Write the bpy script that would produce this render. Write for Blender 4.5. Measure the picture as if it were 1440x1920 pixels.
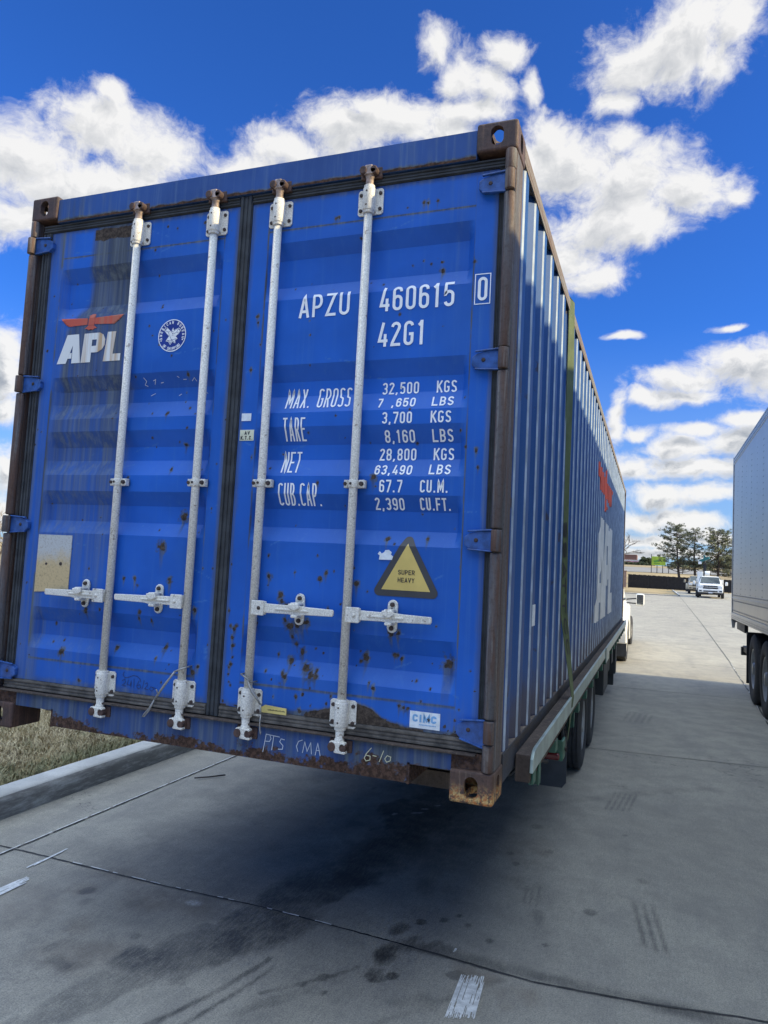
import bpy, bmesh, math, random
import numpy as np
from mathutils import Vector, Matrix

for o in list(bpy.data.objects):
    bpy.data.objects.remove(o)
SC = bpy.context.scene
COL = SC.collection
R_ = math.radians

# ------------------------------------------------------------------ camera
CAM = np.array([1.73952616, -2.64285242, 0.834548216 + 0.9])
FPX = 1356.54825
_ya, _pi, _ro = 0.358493123, 0.0776481415, 0.0513330204
_cy, _sy, _cp, _sp, _cr, _sr = (math.cos(_ya), math.sin(_ya), math.cos(_pi), math.sin(_pi), math.cos(_ro), math.sin(_ro))
_f = np.array([-_sy * _cp, _cy * _cp, _sp])
_r = np.array([_cy, _sy, 0.0])
_u = np.cross(_r, _f)
CR, CU, CF = _cr * _r + _sr * _u, -_sr * _r + _cr * _u, _f
cam = bpy.data.cameras.new("camera")
cam.sensor_fit = 'VERTICAL'
cam.sensor_height = 24.0
cam.lens = FPX / 1920 * 24.0
cam.clip_start = 0.05
cam.clip_end = 3000
camo = bpy.data.objects.new("camera", cam)
COL.objects.link(camo)
M = Matrix.Identity(4)
for i in range(3):
    M[i][0], M[i][1], M[i][2], M[i][3] = CR[i], CU[i], -CF[i], CAM[i]
camo.matrix_world = M
SC.camera = camo

def ray(px, py):
    d = CF + (px - 720) / FPX * CR - (py - 960) / FPX * CU
    return d / np.linalg.norm(d)

def at(px, py, Y):
    """point of the survey photo's line of sight at the distance Y"""
    d = ray(px, py)
    return CAM + d * (Y - CAM[1]) / d[1]

# ------------------------------------------------------------------ sun + exposure
SUN_EL, SUN_ROT = R_(29.0), R_(88.0)
sun = bpy.data.lights.new("sun", 'SUN')
sun.energy = 2.5
sun.angle = R_(1.0)
sun.color = (1.0, 0.83, 0.47)
suno = bpy.data.objects.new("sun", sun)
COL.objects.link(suno)
sd = Vector((math.sin(SUN_ROT) * math.cos(SUN_EL), math.cos(SUN_ROT) * math.cos(SUN_EL), math.sin(SUN_EL)))
suno.rotation_euler = sd.to_track_quat('Z', 'Y').to_euler()
suno.location = (20, -5, 20)
SC.view_settings.view_transform = 'Standard'
SC.view_settings.look = 'None'
SC.view_settings.exposure = 1.38
SC.view_settings.gamma = 1.0

# ------------------------------------------------------------------ node helper
class NT:
    def __init__(s, nt):
        s.nt = nt
        nt.nodes.clear()
    def n(s, t, props=None, **kw):
        nd = s.nt.nodes.new(t)
        for k, v in (props or {}).items():
            setattr(nd, k, v)
        for k, v in kw.items():
            key = int(k[1:]) if k[0] == 'i' and k[1:].isdigit() else k.replace('_', ' ')
            inp = nd.inputs[key]
            s.put(inp, v)
        return nd
    def put(s, inp, v):
        if isinstance(v, bpy.types.NodeSocket):
            s.nt.links.new(v, inp)
        elif isinstance(v, bpy.types.Node):
            s.nt.links.new(v.outputs[0], inp)
        else:
            if isinstance(v, (tuple, list)) and len(v) == 3 and inp.type == 'RGBA':
                v = (*v, 1)
            inp.default_value = v
    def math(s, op, a, b=0.0, c=0.0, clamp=False):
        return s.n('ShaderNodeMath', {'operation': op, 'use_clamp': clamp}, i0=a, i1=b, i2=c).outputs[0]
    def vm(s, op, a, b=(0, 0, 0), c=(0, 0, 0)):
        nd = s.n('ShaderNodeVectorMath', {'operation': op}, i0=a, i1=b)
        if op == 'MULTIPLY_ADD':
            s.put(nd.inputs[2], c)
        return nd.outputs['Value'] if op in ('LENGTH', 'DISTANCE', 'DOT_PRODUCT') else nd.outputs[0]
    def mix(s, fac, a, b, blend='MIX'):
        nd = s.n('ShaderNodeMix', {'data_type': 'RGBA', 'blend_type': blend, 'clamp_factor': True})
        s.put(nd.inputs[0], fac); s.put(nd.inputs[6], a); s.put(nd.inputs[7], b)
        return nd.outputs[2]
    def noise(s, vec, scale=5, detail=4, rough=0.55, dist=0.0):
        return s.n('ShaderNodeTexNoise', Vector=vec, Scale=scale, Detail=detail, Roughness=rough, Distortion=dist).outputs[0]
    def step(s, v, a, b, lo=0.0, hi=1.0):
        return s.n('ShaderNodeMapRange', {'interpolation_type': 'SMOOTHSTEP'}, i0=v, i1=a, i2=b, i3=lo, i4=hi).outputs[0]
    def scl(s, vec, sx, sy, sz):
        return s.vm('MULTIPLY', vec, (sx, sy, sz))

# ------------------------------------------------------------------ world: sky texture + clouds
W = bpy.data.worlds.new("World")
SC.world = W
W.use_nodes = True
g = bpy.data.node_groups.new("cloud_density", 'ShaderNodeTree')
g.interface.new_socket("P", in_out='INPUT', socket_type='NodeSocketVector')
g.interface.new_socket("Back", in_out='INPUT', socket_type='NodeSocketFloat')
g.interface.new_socket("Density", in_out='OUTPUT', socket_type='NodeSocketFloat')
G = NT(g)
gi = g.nodes.new('NodeGroupInput'); go = g.nodes.new('NodeGroupOutput')
P = gi.outputs[0]
def azel(px, py):
    d = ray(px, py)
    return math.atan2(d[0], d[1]), math.asin(d[2])
CLOUDS = [  # centre and half size of each puff, read as directions in the sky
 (40,285,120,75),(190,235,110,65),(290,300,95,75),(130,350,190,60),(215,185,45,30),(20,400,80,60),(250,360,120,50),
 (640,245,110,62),(760,235,100,52),(545,285,95,50),(690,205,55,32),(845,255,60,42),(470,330,80,40),
 (820,100,42,45),(860,150,55,50),(950,105,45,38),(915,165,45,42),(990,160,22,32),(880,215,70,30),
 (1310,60,115,80),(1190,140,80,62),(1250,100,130,80),(1390,50,50,60),(1340,130,60,42),(1160,195,48,32),
 (1020,250,52,50),(1060,320,95,80),(1160,340,125,92),(1290,360,110,55),(1385,365,35,26),(1130,425,150,55),
 (1200,440,80,38),(1120,515,80,28),(1050,480,90,55),(990,300,70,70),(1170,265,45,36),
 (1168,618,30,12),(1365,606,32,8),
 (1385,685,85,42),(1290,712,75,26),(1445,680,60,48),(1215,752,52,16),(1285,742,60,16),(1150,785,18,42),(1195,810,34,12),
 (1390,785,55,14),(1310,802,48,11),(1275,838,60,22),(1375,822,60,34),(1185,880,55,25),(1290,875,95,26),(1400,868,60,26),
 (1250,936,75,20),(1340,926,80,18),(1200,980,62,18),(1290,975,75,16),(1210,1012,80,12),(1330,1000,80,12),(1260,1035,130,12),
 (5,640,48,62),(0,700,45,78),(8,778,30,28),(0,880,40,40),(0,960,60,30),
]
acc = None
for (cx, cy, rx, ry) in CLOUDS:
    a, e = azel(cx, cy)
    if cy > 640: rx *= 1.22; ry *= 1.28
    ra = rx * 1.12 / FPX * math.cos(math.atan(math.hypot(cx - 720, cy - 960) / FPX)) / math.cos(e)
    re = ry * 1.12 / FPX * math.cos(math.atan(math.hypot(cx - 720, cy - 960) / FPX))
    v = G.vm('MULTIPLY_ADD', P, (1 / ra, 1 / re, 0), (-a / ra, -e / re, 0))
    l = G.vm('LENGTH', v)
    acc = l if acc is None else G.n('ShaderNodeMath', {'operation': 'SMOOTH_MIN'}, i0=acc, i1=l, i2=0.25).outputs[0]
fld = G.math('SUBTRACT', 1.0, acc)
fld = G.math('MAXIMUM', fld, gi.outputs[1])
Pn = G.vm('MULTIPLY', P, (1.0, 1.35, 1.0))
n1 = G.noise(Pn, 11.0, 11, 0.63, 0.1)
n2 = G.noise(Pn, 52.0, 8, 0.66, 0.15)
amp = G.math('MULTIPLY_ADD', n2, 0.80, G.math('MULTIPLY', n1, 1.70))
d = G.math('ADD', fld, G.math('SUBTRACT', amp, 1.30))
G.put(go.inputs[0], d)

w = NT(W.node_tree)
tc = w.n('ShaderNodeTexCoord')
dirv = w.vm('NORMALIZE', tc.outputs['Generated'])
sx = w.n('ShaderNodeSeparateXYZ', i0=dirv)
az = w.math('ARCTAN2', sx.outputs[0], sx.outputs[1])
el = w.math('ARCSINE', sx.outputs[2])
Pv = w.n('ShaderNodeCombineXYZ', i0=az, i1=el, i2=0.0).outputs[0]
wn = w.n('ShaderNodeTexNoise', Vector=Pv, Scale=9.0, Detail=4.0).outputs['Color']
Pw = w.vm('MULTIPLY_ADD', wn, (0.08, 0.055, 0.0), w.vm('ADD', Pv, (-0.04, -0.0275, 0.0)))
# cloud cover in the parts of the sky outside the photographed direction
bn = w.noise(dirv, 2.3, 5, 0.6, 0.3)
axis = w.vm('DOT_PRODUCT', dirv, tuple(float(q) for q in (CF + 0.1 * np.array([0, 0, 1])) / np.linalg.norm(CF + 0.1 * np.array([0, 0, 1]))))
bmask = w.math('MULTIPLY', w.step(axis, 0.76, 0.62), w.step(el, 0.30, 0.80))
back = w.math('MULTIPLY_ADD', bn, 2.4, -0.72)
back = w.math('SUBTRACT', w.math('MULTIPLY', w.math('ADD', back, 1.0), bmask), 1.0)
g1 = w.n('ShaderNodeGroup', {'node_tree': g}); w.put(g1.inputs[0], Pw); w.put(g1.inputs[1], back)
g2 = w.n('ShaderNodeGroup', {'node_tree': g}); w.put(g2.inputs[0], w.vm('ADD', Pw, (0.012, 0.016, 0))); w.put(g2.inputs[1], back)
alpha = w.step(g1.outputs[0], -0.15, 0.60)
thick = w.step(g2.outputs[0], -0.05, 0.80)
dens = w.step(g1.outputs[0], 0.25, 0.95)
shade = w.math('MULTIPLY', thick, dens)
lowel = w.step(el, 0.45, 0.05)               # low clouds show more grey base
shade = w.math('MULTIPLY', shade, w.math('MULTIPLY_ADD', lowel, 1.05, 0.58))
cn = w.noise(w.vm('MULTIPLY', Pw, (1, 1.6, 1)), 12.0, 5, 0.6)
shade = w.math('MULTIPLY', shade, w.step(cn, 0.25, 0.70, 0.35, 1.0), clamp=True)
rel = w.math('SUBTRACT', g1.outputs[0], g2.outputs[0])
shade = w.math('SUBTRACT', shade, w.math('MULTIPLY', rel, 0.75), clamp=True)
CLOUD_HI = (2.88, 2.86, 2.82)
CLOUD_LO = (1.15, 1.26, 1.42)
ccol = w.mix(shade, CLOUD_HI, CLOUD_LO)
# unseen clouds outside the view, made extra bright to fill the shade
ccol = w.mix(bmask, ccol, w.mix(shade, (7.6, 9.0, 10.6), (4.4, 5.4, 6.6)))
sky = w.n('ShaderNodeTexSky', {'sky_type': 'NISHITA', 'sun_disc': False, 'sun_elevation': SUN_EL, 'sun_rotation': SUN_ROT,
                               'altitude': 300.0, 'air_density': 1.0, 'dust_density': 0.4, 'ozone_density': 2.5})
skyc = w.mix(1.0, sky.outputs[0], (0.105, 0.28, 0.62), 'MULTIPLY')
hz = w.step(el, 0.34, -0.04)
skyc = w.mix(w.math('MULTIPLY', hz, 0.75), skyc, (1.30, 1.85, 2.35))
full = w.mix(w.math('MULTIPLY', alpha, 0.97), skyc, ccol)
bg = w.n('ShaderNodeBackground', Color=full, Strength=0.125)
out = w.n('ShaderNodeOutputWorld')
w.put(out.inputs[0], bg.outputs[0])

# ------------------------------------------------------------------ materials
def newmat(name):
    m = bpy.data.materials.new(name)
    m.use_nodes = True
    k = NT(m.node_tree)
    b = k.n('ShaderNodeBsdfPrincipled')
    o = k.n('ShaderNodeOutputMaterial')
    k.put(o.inputs[0], b.outputs[0])
    return m, k, b

def bumpn(k, b, h, strength=0.3, dist=0.01):
    bp = k.n('ShaderNodeBump', Height=h, Strength=strength, Distance=dist)
    k.put(b.inputs['Normal'], bp.outputs[0])

def simple(name, col, rough=0.5, metal=0.0, var=0.18, scale=6.0, bump=0.0, bscale=60.0, coord='Object', spec=0.5):
    m, k, b = newmat(name)
    c = k.n('ShaderNodeTexCoord').outputs[coord]
    n = k.noise(c, scale, 5, 0.6)
    lo = tuple(x * (1 - var) for x in col); hi = tuple(min(1, x * (1 + var)) for x in col)
    k.put(b.inputs['Base Color'], k.mix(k.step(n, 0.3, 0.7), lo, hi))
    k.put(b.inputs['Roughness'], k.math('MULTIPLY_ADD', n, 0.25, rough - 0.12, clamp=True))
    b.inputs['Metallic'].default_value = metal
    b.inputs['Specular IOR Level'].default_value = spec
    if bump:
        bumpn(k, b, k.noise(c, bscale, 4, 0.6), bump, 0.01)
    return m

def worn_paint(name, paint, pale, rust=(0.064, 0.048, 0.037), grime=(0.092, 0.106, 0.108), rough=0.43, streak=1.0):
    """paint driven by the hand-laid wear attribute: R rust, G grime, B pale fading/scuffs"""
    m, k, b = newmat(name)
    c = k.n('ShaderNodeTexCoord').outputs['Object']
    at_ = k.n('ShaderNodeAttribute', {'attribute_name': 'wear'})
    s = k.n('ShaderNodeSeparateColor', i0=at_.outputs['Color'])
    big = k.noise(c, 1.7, 4, 0.6)
    fine = k.noise(c, 170, 4, 0.7)
    strk = k.noise(k.scl(c, 42, 42, 0.9), 1.0, 5, 0.7)
    base = k.mix(k.step(big, 0.3, 0.75), tuple(x * 0.80 for x in paint), tuple(x * 1.14 for x in paint))
    base = k.mix(k.math('MULTIPLY', k.step(strk, 0.5, 0.78), 0.34 * streak), base, pale)
    base = k.mix(k.math('MULTIPLY', k.step(fine, 0.6, 0.8), 0.10), base, pale)
    base = k.mix(k.math('MULTIPLY', s.outputs[2], k.step(fine, 0.2, 0.55), clamp=True), base, pale)
    gm = k.step(k.math('ADD', s.outputs[1], k.math('MULTIPLY_ADD', strk, 0.55, -0.28)), 0.08, 0.9)
    gcol = k.mix(k.step(strk, 0.35, 0.7), tuple(x * 0.6 for x in grime), tuple(x * 1.5 for x in grime))
    base = k.mix(k.math('MULTIPLY', gm, 0.93), base, gcol)
    rm = k.step(k.math('ADD', s.outputs[0], k.math('MULTIPLY_ADD', k.noise(c, 95, 4, 0.7), 0.7, -0.35)), 0.36, 0.62)
    rc = k.mix(k.step(k.noise(c, 60, 4, 0.7), 0.35, 0.68), tuple(x * 0.5 for x in rust), tuple(x * 1.5 for x in rust))
    base = k.mix(rm, base, rc)
    k.put(b.inputs['Base Color'], base)
    ro = k.math('MULTIPLY_ADD', k.math('MAXIMUM', rm, gm), 0.42, rough)
    k.put(b.inputs['Roughness'], k.math('MULTIPLY_ADD', fine, 0.12, ro, clamp=True))
    bumpn(k, b, k.math('ADD', k.math('MULTIPLY_ADD', rm, 0.6, k.math('MULTIPLY', k.noise(c, 26, 3, 0.5), 0.5)), k.math('MULTIPLY', k.noise(c, 3.2, 3, 0.5), 7.0)), 0.24, 0.004)
    b.inputs['Specular IOR Level'].default_value = 0.28
    return m

BLUE = (0.013, 0.112, 0.49)
M_DOOR = worn_paint("door_paint", BLUE, (0.06, 0.18, 0.46))
M_FRAME = worn_paint("frame_paint", (0.024, 0.080, 0.27), (0.10, 0.17, 0.30), rust=(0.075, 0.042, 0.028), rough=0.45, streak=2.2)

def rusty(name, a, bcol, c3, thr=0.5, stretch=(7, 7, 1.2), rough=0.7, orange=None):
    m, k, b = newmat(name)
    c = k.n('ShaderNodeTexCoord').outputs['Object']
    n = k.noise(k.scl(c, *stretch), 2.0, 6, 0.68, 0.4)
    f = k.noise(c, 75, 5, 0.7)
    v = k.noise(k.scl(c, 45, 45, 1.6), 1.0, 5, 0.7)
    base = k.mix(k.step(n, thr - 0.12, thr + 0.12), a, bcol)
    base = k.mix(k.math('MULTIPLY', k.step(v, 0.5, 0.66), 0.75), base, c3)
    base = k.mix(k.math('MULTIPLY', k.step(f, 0.45, 0.75), 0.5), base, tuple(x * 0.4 for x in bcol))
    if orange:
        pz = k.n('ShaderNodeSeparateXYZ', i0=c).outputs[2]
        lowm = k.step(pz, 0.085, 0.01)
        om = k.math('MULTIPLY', lowm, k.step(k.noise(c, 30, 5, 0.75), 0.44, 0.54))
        base = k.mix(om, base, k.mix(k.step(f, 0.4, 0.6), orange, (0.60, 0.42, 0.16)))
    k.put(b.inputs['Base Color'], base)
    k.put(b.inputs['Roughness'], k.math('MULTIPLY_ADD', f, 0.3, rough - 0.15, clamp=True))
    bumpn(k, b, k.math('ADD', f, n), 0.45, 0.004)
    return m

M_POST = rusty("worn_post_steel", (0.085, 0.086, 0.092), (0.100, 0.053, 0.035), (0.21, 0.195, 0.175), 0.49, (9, 9, 0.8))
M_CAST = rusty("rusted_cast_steel", (0.085, 0.045, 0.034), (0.055, 0.034, 0.028), (0.15, 0.085, 0.055), 0.5, (6, 6, 6))
M_CASTB = rusty("flaking_cast_steel", (0.10, 0.055, 0.038), (0.07, 0.042, 0.032), (0.2, 0.14, 0.1), 0.5, (6, 6, 6), orange=(0.46, 0.15, 0.035))
M_RAIL = rusty("bottom_rail_steel", (0.03, 0.04, 0.06), (0.045, 0.034, 0.028), (0.06, 0.055, 0.05), 0.5, (6, 1.0, 6))
M_TRAIL = rusty("top_rail_steel", (0.20, 0.19, 0.17), (0.16, 0.10, 0.065), (0.26, 0.24, 0.21), 0.52, (6, 1.0, 6))
M_LEDGE = simple("dirty_ledge", (0.16, 0.125, 0.10), 0.85, var=0.4, scale=30)
M_GASKD = simple("dirty_sill_rubber", (0.105, 0.092, 0.077), 0.85, var=0.5, scale=16, bump=0.25, bscale=40)
M_GASK = simple("door_gasket_rubber", (0.034, 0.038, 0.042), 0.8, var=0.4, scale=14, bump=0.2, bscale=40)
def bar_mat():
    m, k, b = newmat("galvanised_bar_paint")
    c = k.n('ShaderNodeTexCoord').outputs['Object']
    f = k.noise(c, 190, 3, 0.7)
    n = k.noise(k.scl(c, 9, 9, 2.5), 1.0, 5, 0.7)
    base = k.mix(k.step(f, 0.35, 0.65), (0.56, 0.53, 0.455), (0.84, 0.80, 0.70))
    base = k.mix(k.math('MULTIPLY', k.step(n, 0.55, 0.75), 0.45), base, (0.30, 0.27, 0.22))
    base = k.mix(k.math('MULTIPLY', k.step(k.noise(c, 42, 4, 0.7), 0.61, 0.69), 0.8), base, (0.17, 0.11, 0.075))
    k.put(b.inputs['Base Color'], base)
    b.inputs['Roughness'].default_value = 0.55
    bumpn(k, b, f, 0.25, 0.002)
    return m
M_BAR = bar_mat()
M_BOLT = simple("rusty_bolt", (0.05, 0.032, 0.026), 0.7, var=0.4, scale=60)
M_WHITE = simple("white_lettering", (0.86, 0.87, 0.86), 0.55, var=0.06, scale=20)
M_BLACK = simple("black_print", (0.02, 0.02, 0.022), 0.5)
def streaky(name, col, stain, amt=0.6, xs=45):
    m, k, b = newmat(name)
    c = k.n('ShaderNodeTexCoord').outputs['Object']
    s = k.noise(k.scl(c, xs, xs, 1.5), 1.0, 4, 0.7)
    px = k.n('ShaderNodeSeparateXYZ', i0=c).outputs[0]
    side = k.step(px, -0.90, -0.80)
    k.put(b.inputs['Base Color'], k.mix(k.math('MULTIPLY', k.math('MULTIPLY', k.step(s, 0.42, 0.68), amt), side), col, stain))
    b.inputs['Roughness'].default_value = 0.6
    return m
M_LOGOW = streaky("white_logo_paint", (0.72, 0.73, 0.70), (0.50, 0.33, 0.17), 0.95)
M_LOGOR = streaky("red_logo_paint", (0.52, 0.085, 0.045), (0.42, 0.18, 0.10), 0.6)
M_LOGOR2 = simple("red_side_paint", (0.80, 0.12, 0.06), 0.6, var=0.2, scale=3)
M_LOGOW2 = simple("white_side_paint", (0.74, 0.75, 0.73), 0.6, var=0.12, scale=4)
M_YELLOW = simple("yellow_sticker", (0.64, 0.47, 0.13), 0.5, var=0.08)
M_STKBLK = simple("sticker_border", (0.045, 0.045, 0.048), 0.5, var=0.15)
M_PAPER = simple("white_sticker", (0.72, 0.76, 0.78), 0.6, var=0.12, scale=40)
M_CIMC = simple("blue_print", (0.20, 0.42, 0.68), 0.5)
M_TAGY = simple("yellow_tag", (0.60, 0.48, 0.16), 0.5)
M_PLATEG = simple("label_cream", (0.62, 0.62, 0.45), 0.6)
def plate_mat():
    m, k, b = newmat("dull_metal_plate")
    c = k.n('ShaderNodeTexCoord').outputs['Object']
    n = k.noise(c, 26, 6, 0.75); n2 = k.noise(c, 130, 4, 0.7)
    pz = k.n('ShaderNodeSeparateXYZ', i0=c).outputs[2]
    up = k.step(k.math('ADD', pz, k.math('MULTIPLY_ADD', n, 0.16, -0.08)), 0.76, 0.86)
    base = k.mix(up, (0.62, 0.47, 0.25), (0.55, 0.55, 0.52))  # upper part painted grey, standing in for sky reflected in the plate
    base = k.mix(k.math('MULTIPLY', k.step(n2, 0.5, 0.68), 0.55), base, (0.26, 0.18, 0.10))
    k.put(b.inputs['Base Color'], base)
    b.inputs['Metallic'].default_value = 0.35
    b.inputs['Roughness'].default_value = 0.42
    return m
M_DPLATE = plate_mat()
M_CHALK = simple("chalk", (0.50, 0.53, 0.57), 0.8)
M_CHALKY = simple("yellow_chalk", (0.66, 0.62, 0.40), 0.8)
M_PEN = simple("black_marker", (0.02, 0.03, 0.08), 0.6)
M_WIRE = simple("steel_wire", (0.32, 0.31, 0.29), 0.45, metal=0.5)

def side_mat():
    m, k, b = newmat("side_wall_paint")
    c = k.n('ShaderNodeTexCoord').outputs['Object']
    v = k.noise(k.scl(c, 12, 12, 0.7), 1.0, 5, 0.65)
    n = k.noise(c, 2.4, 5, 0.65); f = k.noise(c, 120, 4, 0.7)
    base = k.mix(k.step(v, 0.35, 0.7), (0.018, 0.070, 0.225), (0.033, 0.096, 0.265))
    base = k.mix(k.math('MULTIPLY', k.step(f, 0.55, 0.8), 0.3), base, (0.16, 0.22, 0.34))
    pz = k.n('ShaderNodeSeparateXYZ', i0=c).outputs[2]
    low = k.step(k.math('ADD', pz, k.math('MULTIPLY_ADD', n, 0.5, -0.25)), 0.40, 0.14)
    base = k.mix(k.math('MULTIPLY', low, 0.75), base, (0.07, 0.058, 0.05))
    sp = k.step(k.noise(c, 5.5, 4, 0.55), 0.665, 0.71)
    base = k.mix(k.math('MULTIPLY', sp, 0.75), base, (0.05, 0.036, 0.03))
    k.put(b.inputs['Base Color'], base)
    k.put(b.inputs['Roughness'], k.math('MULTIPLY_ADD', f, 0.15, 0.38))
    b.inputs['Specular IOR Level'].default_value = 0.22
    bumpn(k, b, n, 0.1, 0.02)
    return m
M_SIDE = side_mat()
M_SIDEW = simple('rib_highlight_paint', (0.32, 0.39, 0.48), 0.6, var=0.25, scale=9)  # pale strip painting in the bright highlight along the rib corners
M_ROOF = simple("roof_paint", (0.04, 0.10, 0.30), 0.5)
M_DARKIN = simple("container_floor", (0.05, 0.045, 0.04), 0.9)

M_GREEN = simple("green_trailer_paint", (0.035, 0.12, 0.078), 0.45, var=0.25, scale=12)
M_RUBR = simple("silver_rub_rail", (0.36, 0.44, 0.41), 0.4, metal=0.35, var=0.2, scale=9, bump=0.1)
M_DECK = rusty("dirty_deck_steel", (0.085, 0.062, 0.048), (0.055, 0.04, 0.033), (0.15, 0.11, 0.085), 0.5, (3, 1, 3), 0.85)
M_STEELD = simple("dark_chassis_steel", (0.025, 0.028, 0.03), 0.6, var=0.3)
M_TYRE = simple("tyre_rubber", (0.028, 0.028, 0.03), 0.78, var=0.3, scale=8, bump=0.15)
M_TREAD = simple("worn_tyre_tread", (0.045, 0.045, 0.048), 0.85, var=0.3, scale=20, bump=0.2)
M_RIM = simple("wheel_steel", (0.32, 0.33, 0.34), 0.4, metal=0.6)
M_RIMW = simple("white_wheel", (0.62, 0.60, 0.55), 0.45)
M_FLAP = simple("mud_flap_rubber", (0.06, 0.062, 0.066), 0.75, var=0.25)
M_REDL = simple("red_lamp_lens", (0.11, 0.010, 0.014), 0.25)
M_STRAP = None
def strap_mat():
    m, k, b = newmat("green_webbing")
    c = k.n('ShaderNodeTexCoord').outputs['Object']
    wv = k.n('ShaderNodeTexWave', {'wave_type': 'BANDS', 'bands_direction': 'Z'}, Vector=c, Scale=60.0, Distortion=0.5).outputs[1]
    n = k.noise(c, 8, 5, 0.6)
    base = k.mix(k.step(n, 0.3, 0.7), (0.062, 0.088, 0.036), (0.105, 0.138, 0.060))
    base = k.mix(k.math('MULTIPLY', wv, 0.25), base, (0.06, 0.09, 0.03))
    k.put(b.inputs['Base Color'], base)
    b.inputs['Roughness'].default_value = 0.75
    bumpn(k, b, wv, 0.2, 0.002)
    return m
M_STRAP = strap_mat()

def trailer_skin():
    m, k, b = newmat("aluminium_trailer_skin")
    c = k.n('ShaderNodeTexCoord').outputs['Object']
    n = k.noise(c, 1.6, 4, 0.6)
    f = k.noise(k.scl(c, 30, 30, 6), 1.0, 4, 0.7)
    dirt = k.step(k.n('ShaderNodeSeparateXYZ', i0=c).outputs[2], 1.75, 1.2)
    base = k.mix(n, (0.36, 0.36, 0.35), (0.47, 0.46, 0.44))
    base = k.mix(k.math('MULTIPLY', k.step(k.noise(k.scl(c, 1, 30, 2.2), 1.0, 5, 0.7), 0.52, 0.68), 0.45), base, (0.62, 0.61, 0.58))
    base = k.mix(k.math('MULTIPLY', dirt, 0.6), base, (0.2, 0.19, 0.175))
    k.put(b.inputs['Base Color'], base)
    b.inputs['Metallic'].default_value = 0.12
    k.put(b.inputs['Roughness'], k.math('MULTIPLY_ADD', f, 0.20, 0.24))
    wob = k.math('ADD', k.noise(c, 3.0, 2, 0.5), k.math('MULTIPLY', k.noise(k.scl(c, 1, 26, 3.5), 1.0, 4, 0.7), 0.35))
    bumpn(k, b, wob, 0.20, 0.03)
    return m
M_SKIN = trailer_skin()
M_ALUR = simple("aluminium_rail", (0.42, 0.42, 0.41), 0.42, metal=0.5, var=0.15, scale=12, bump=0.1)
M_RIVET = simple("rivet_metal", (0.22, 0.22, 0.23), 0.5, metal=0.5)
M_CARW = simple("white_car_paint", (0.78, 0.77, 0.73), 0.22, var=0.04)
M_CARB = simple("beige_car_paint", (0.40, 0.34, 0.24), 0.3, var=0.06)
M_GLASS = simple("dark_window_glass", (0.02, 0.03, 0.032), 0.06, var=0.2, scale=2)
M_MIRR = simple("mirror_glass", (0.5, 0.55, 0.55), 0.05, metal=0.9, var=0.02)
M_TRIM = simple("black_trim", (0.015, 0.015, 0.017), 0.5)
M_LAMP = simple("clear_lamp", (0.75, 0.76, 0.76), 0.1, var=0.05)
M_CHROME = simple("chrome_trim", (0.6, 0.6, 0.62), 0.18, metal=0.9, var=0.05)
M_PLATE = simple("licence_plate", (0.65, 0.65, 0.66), 0.5)
M_TEAL = simple("teal_crane_paint", (0.02, 0.13, 0.13), 0.45)
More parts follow.
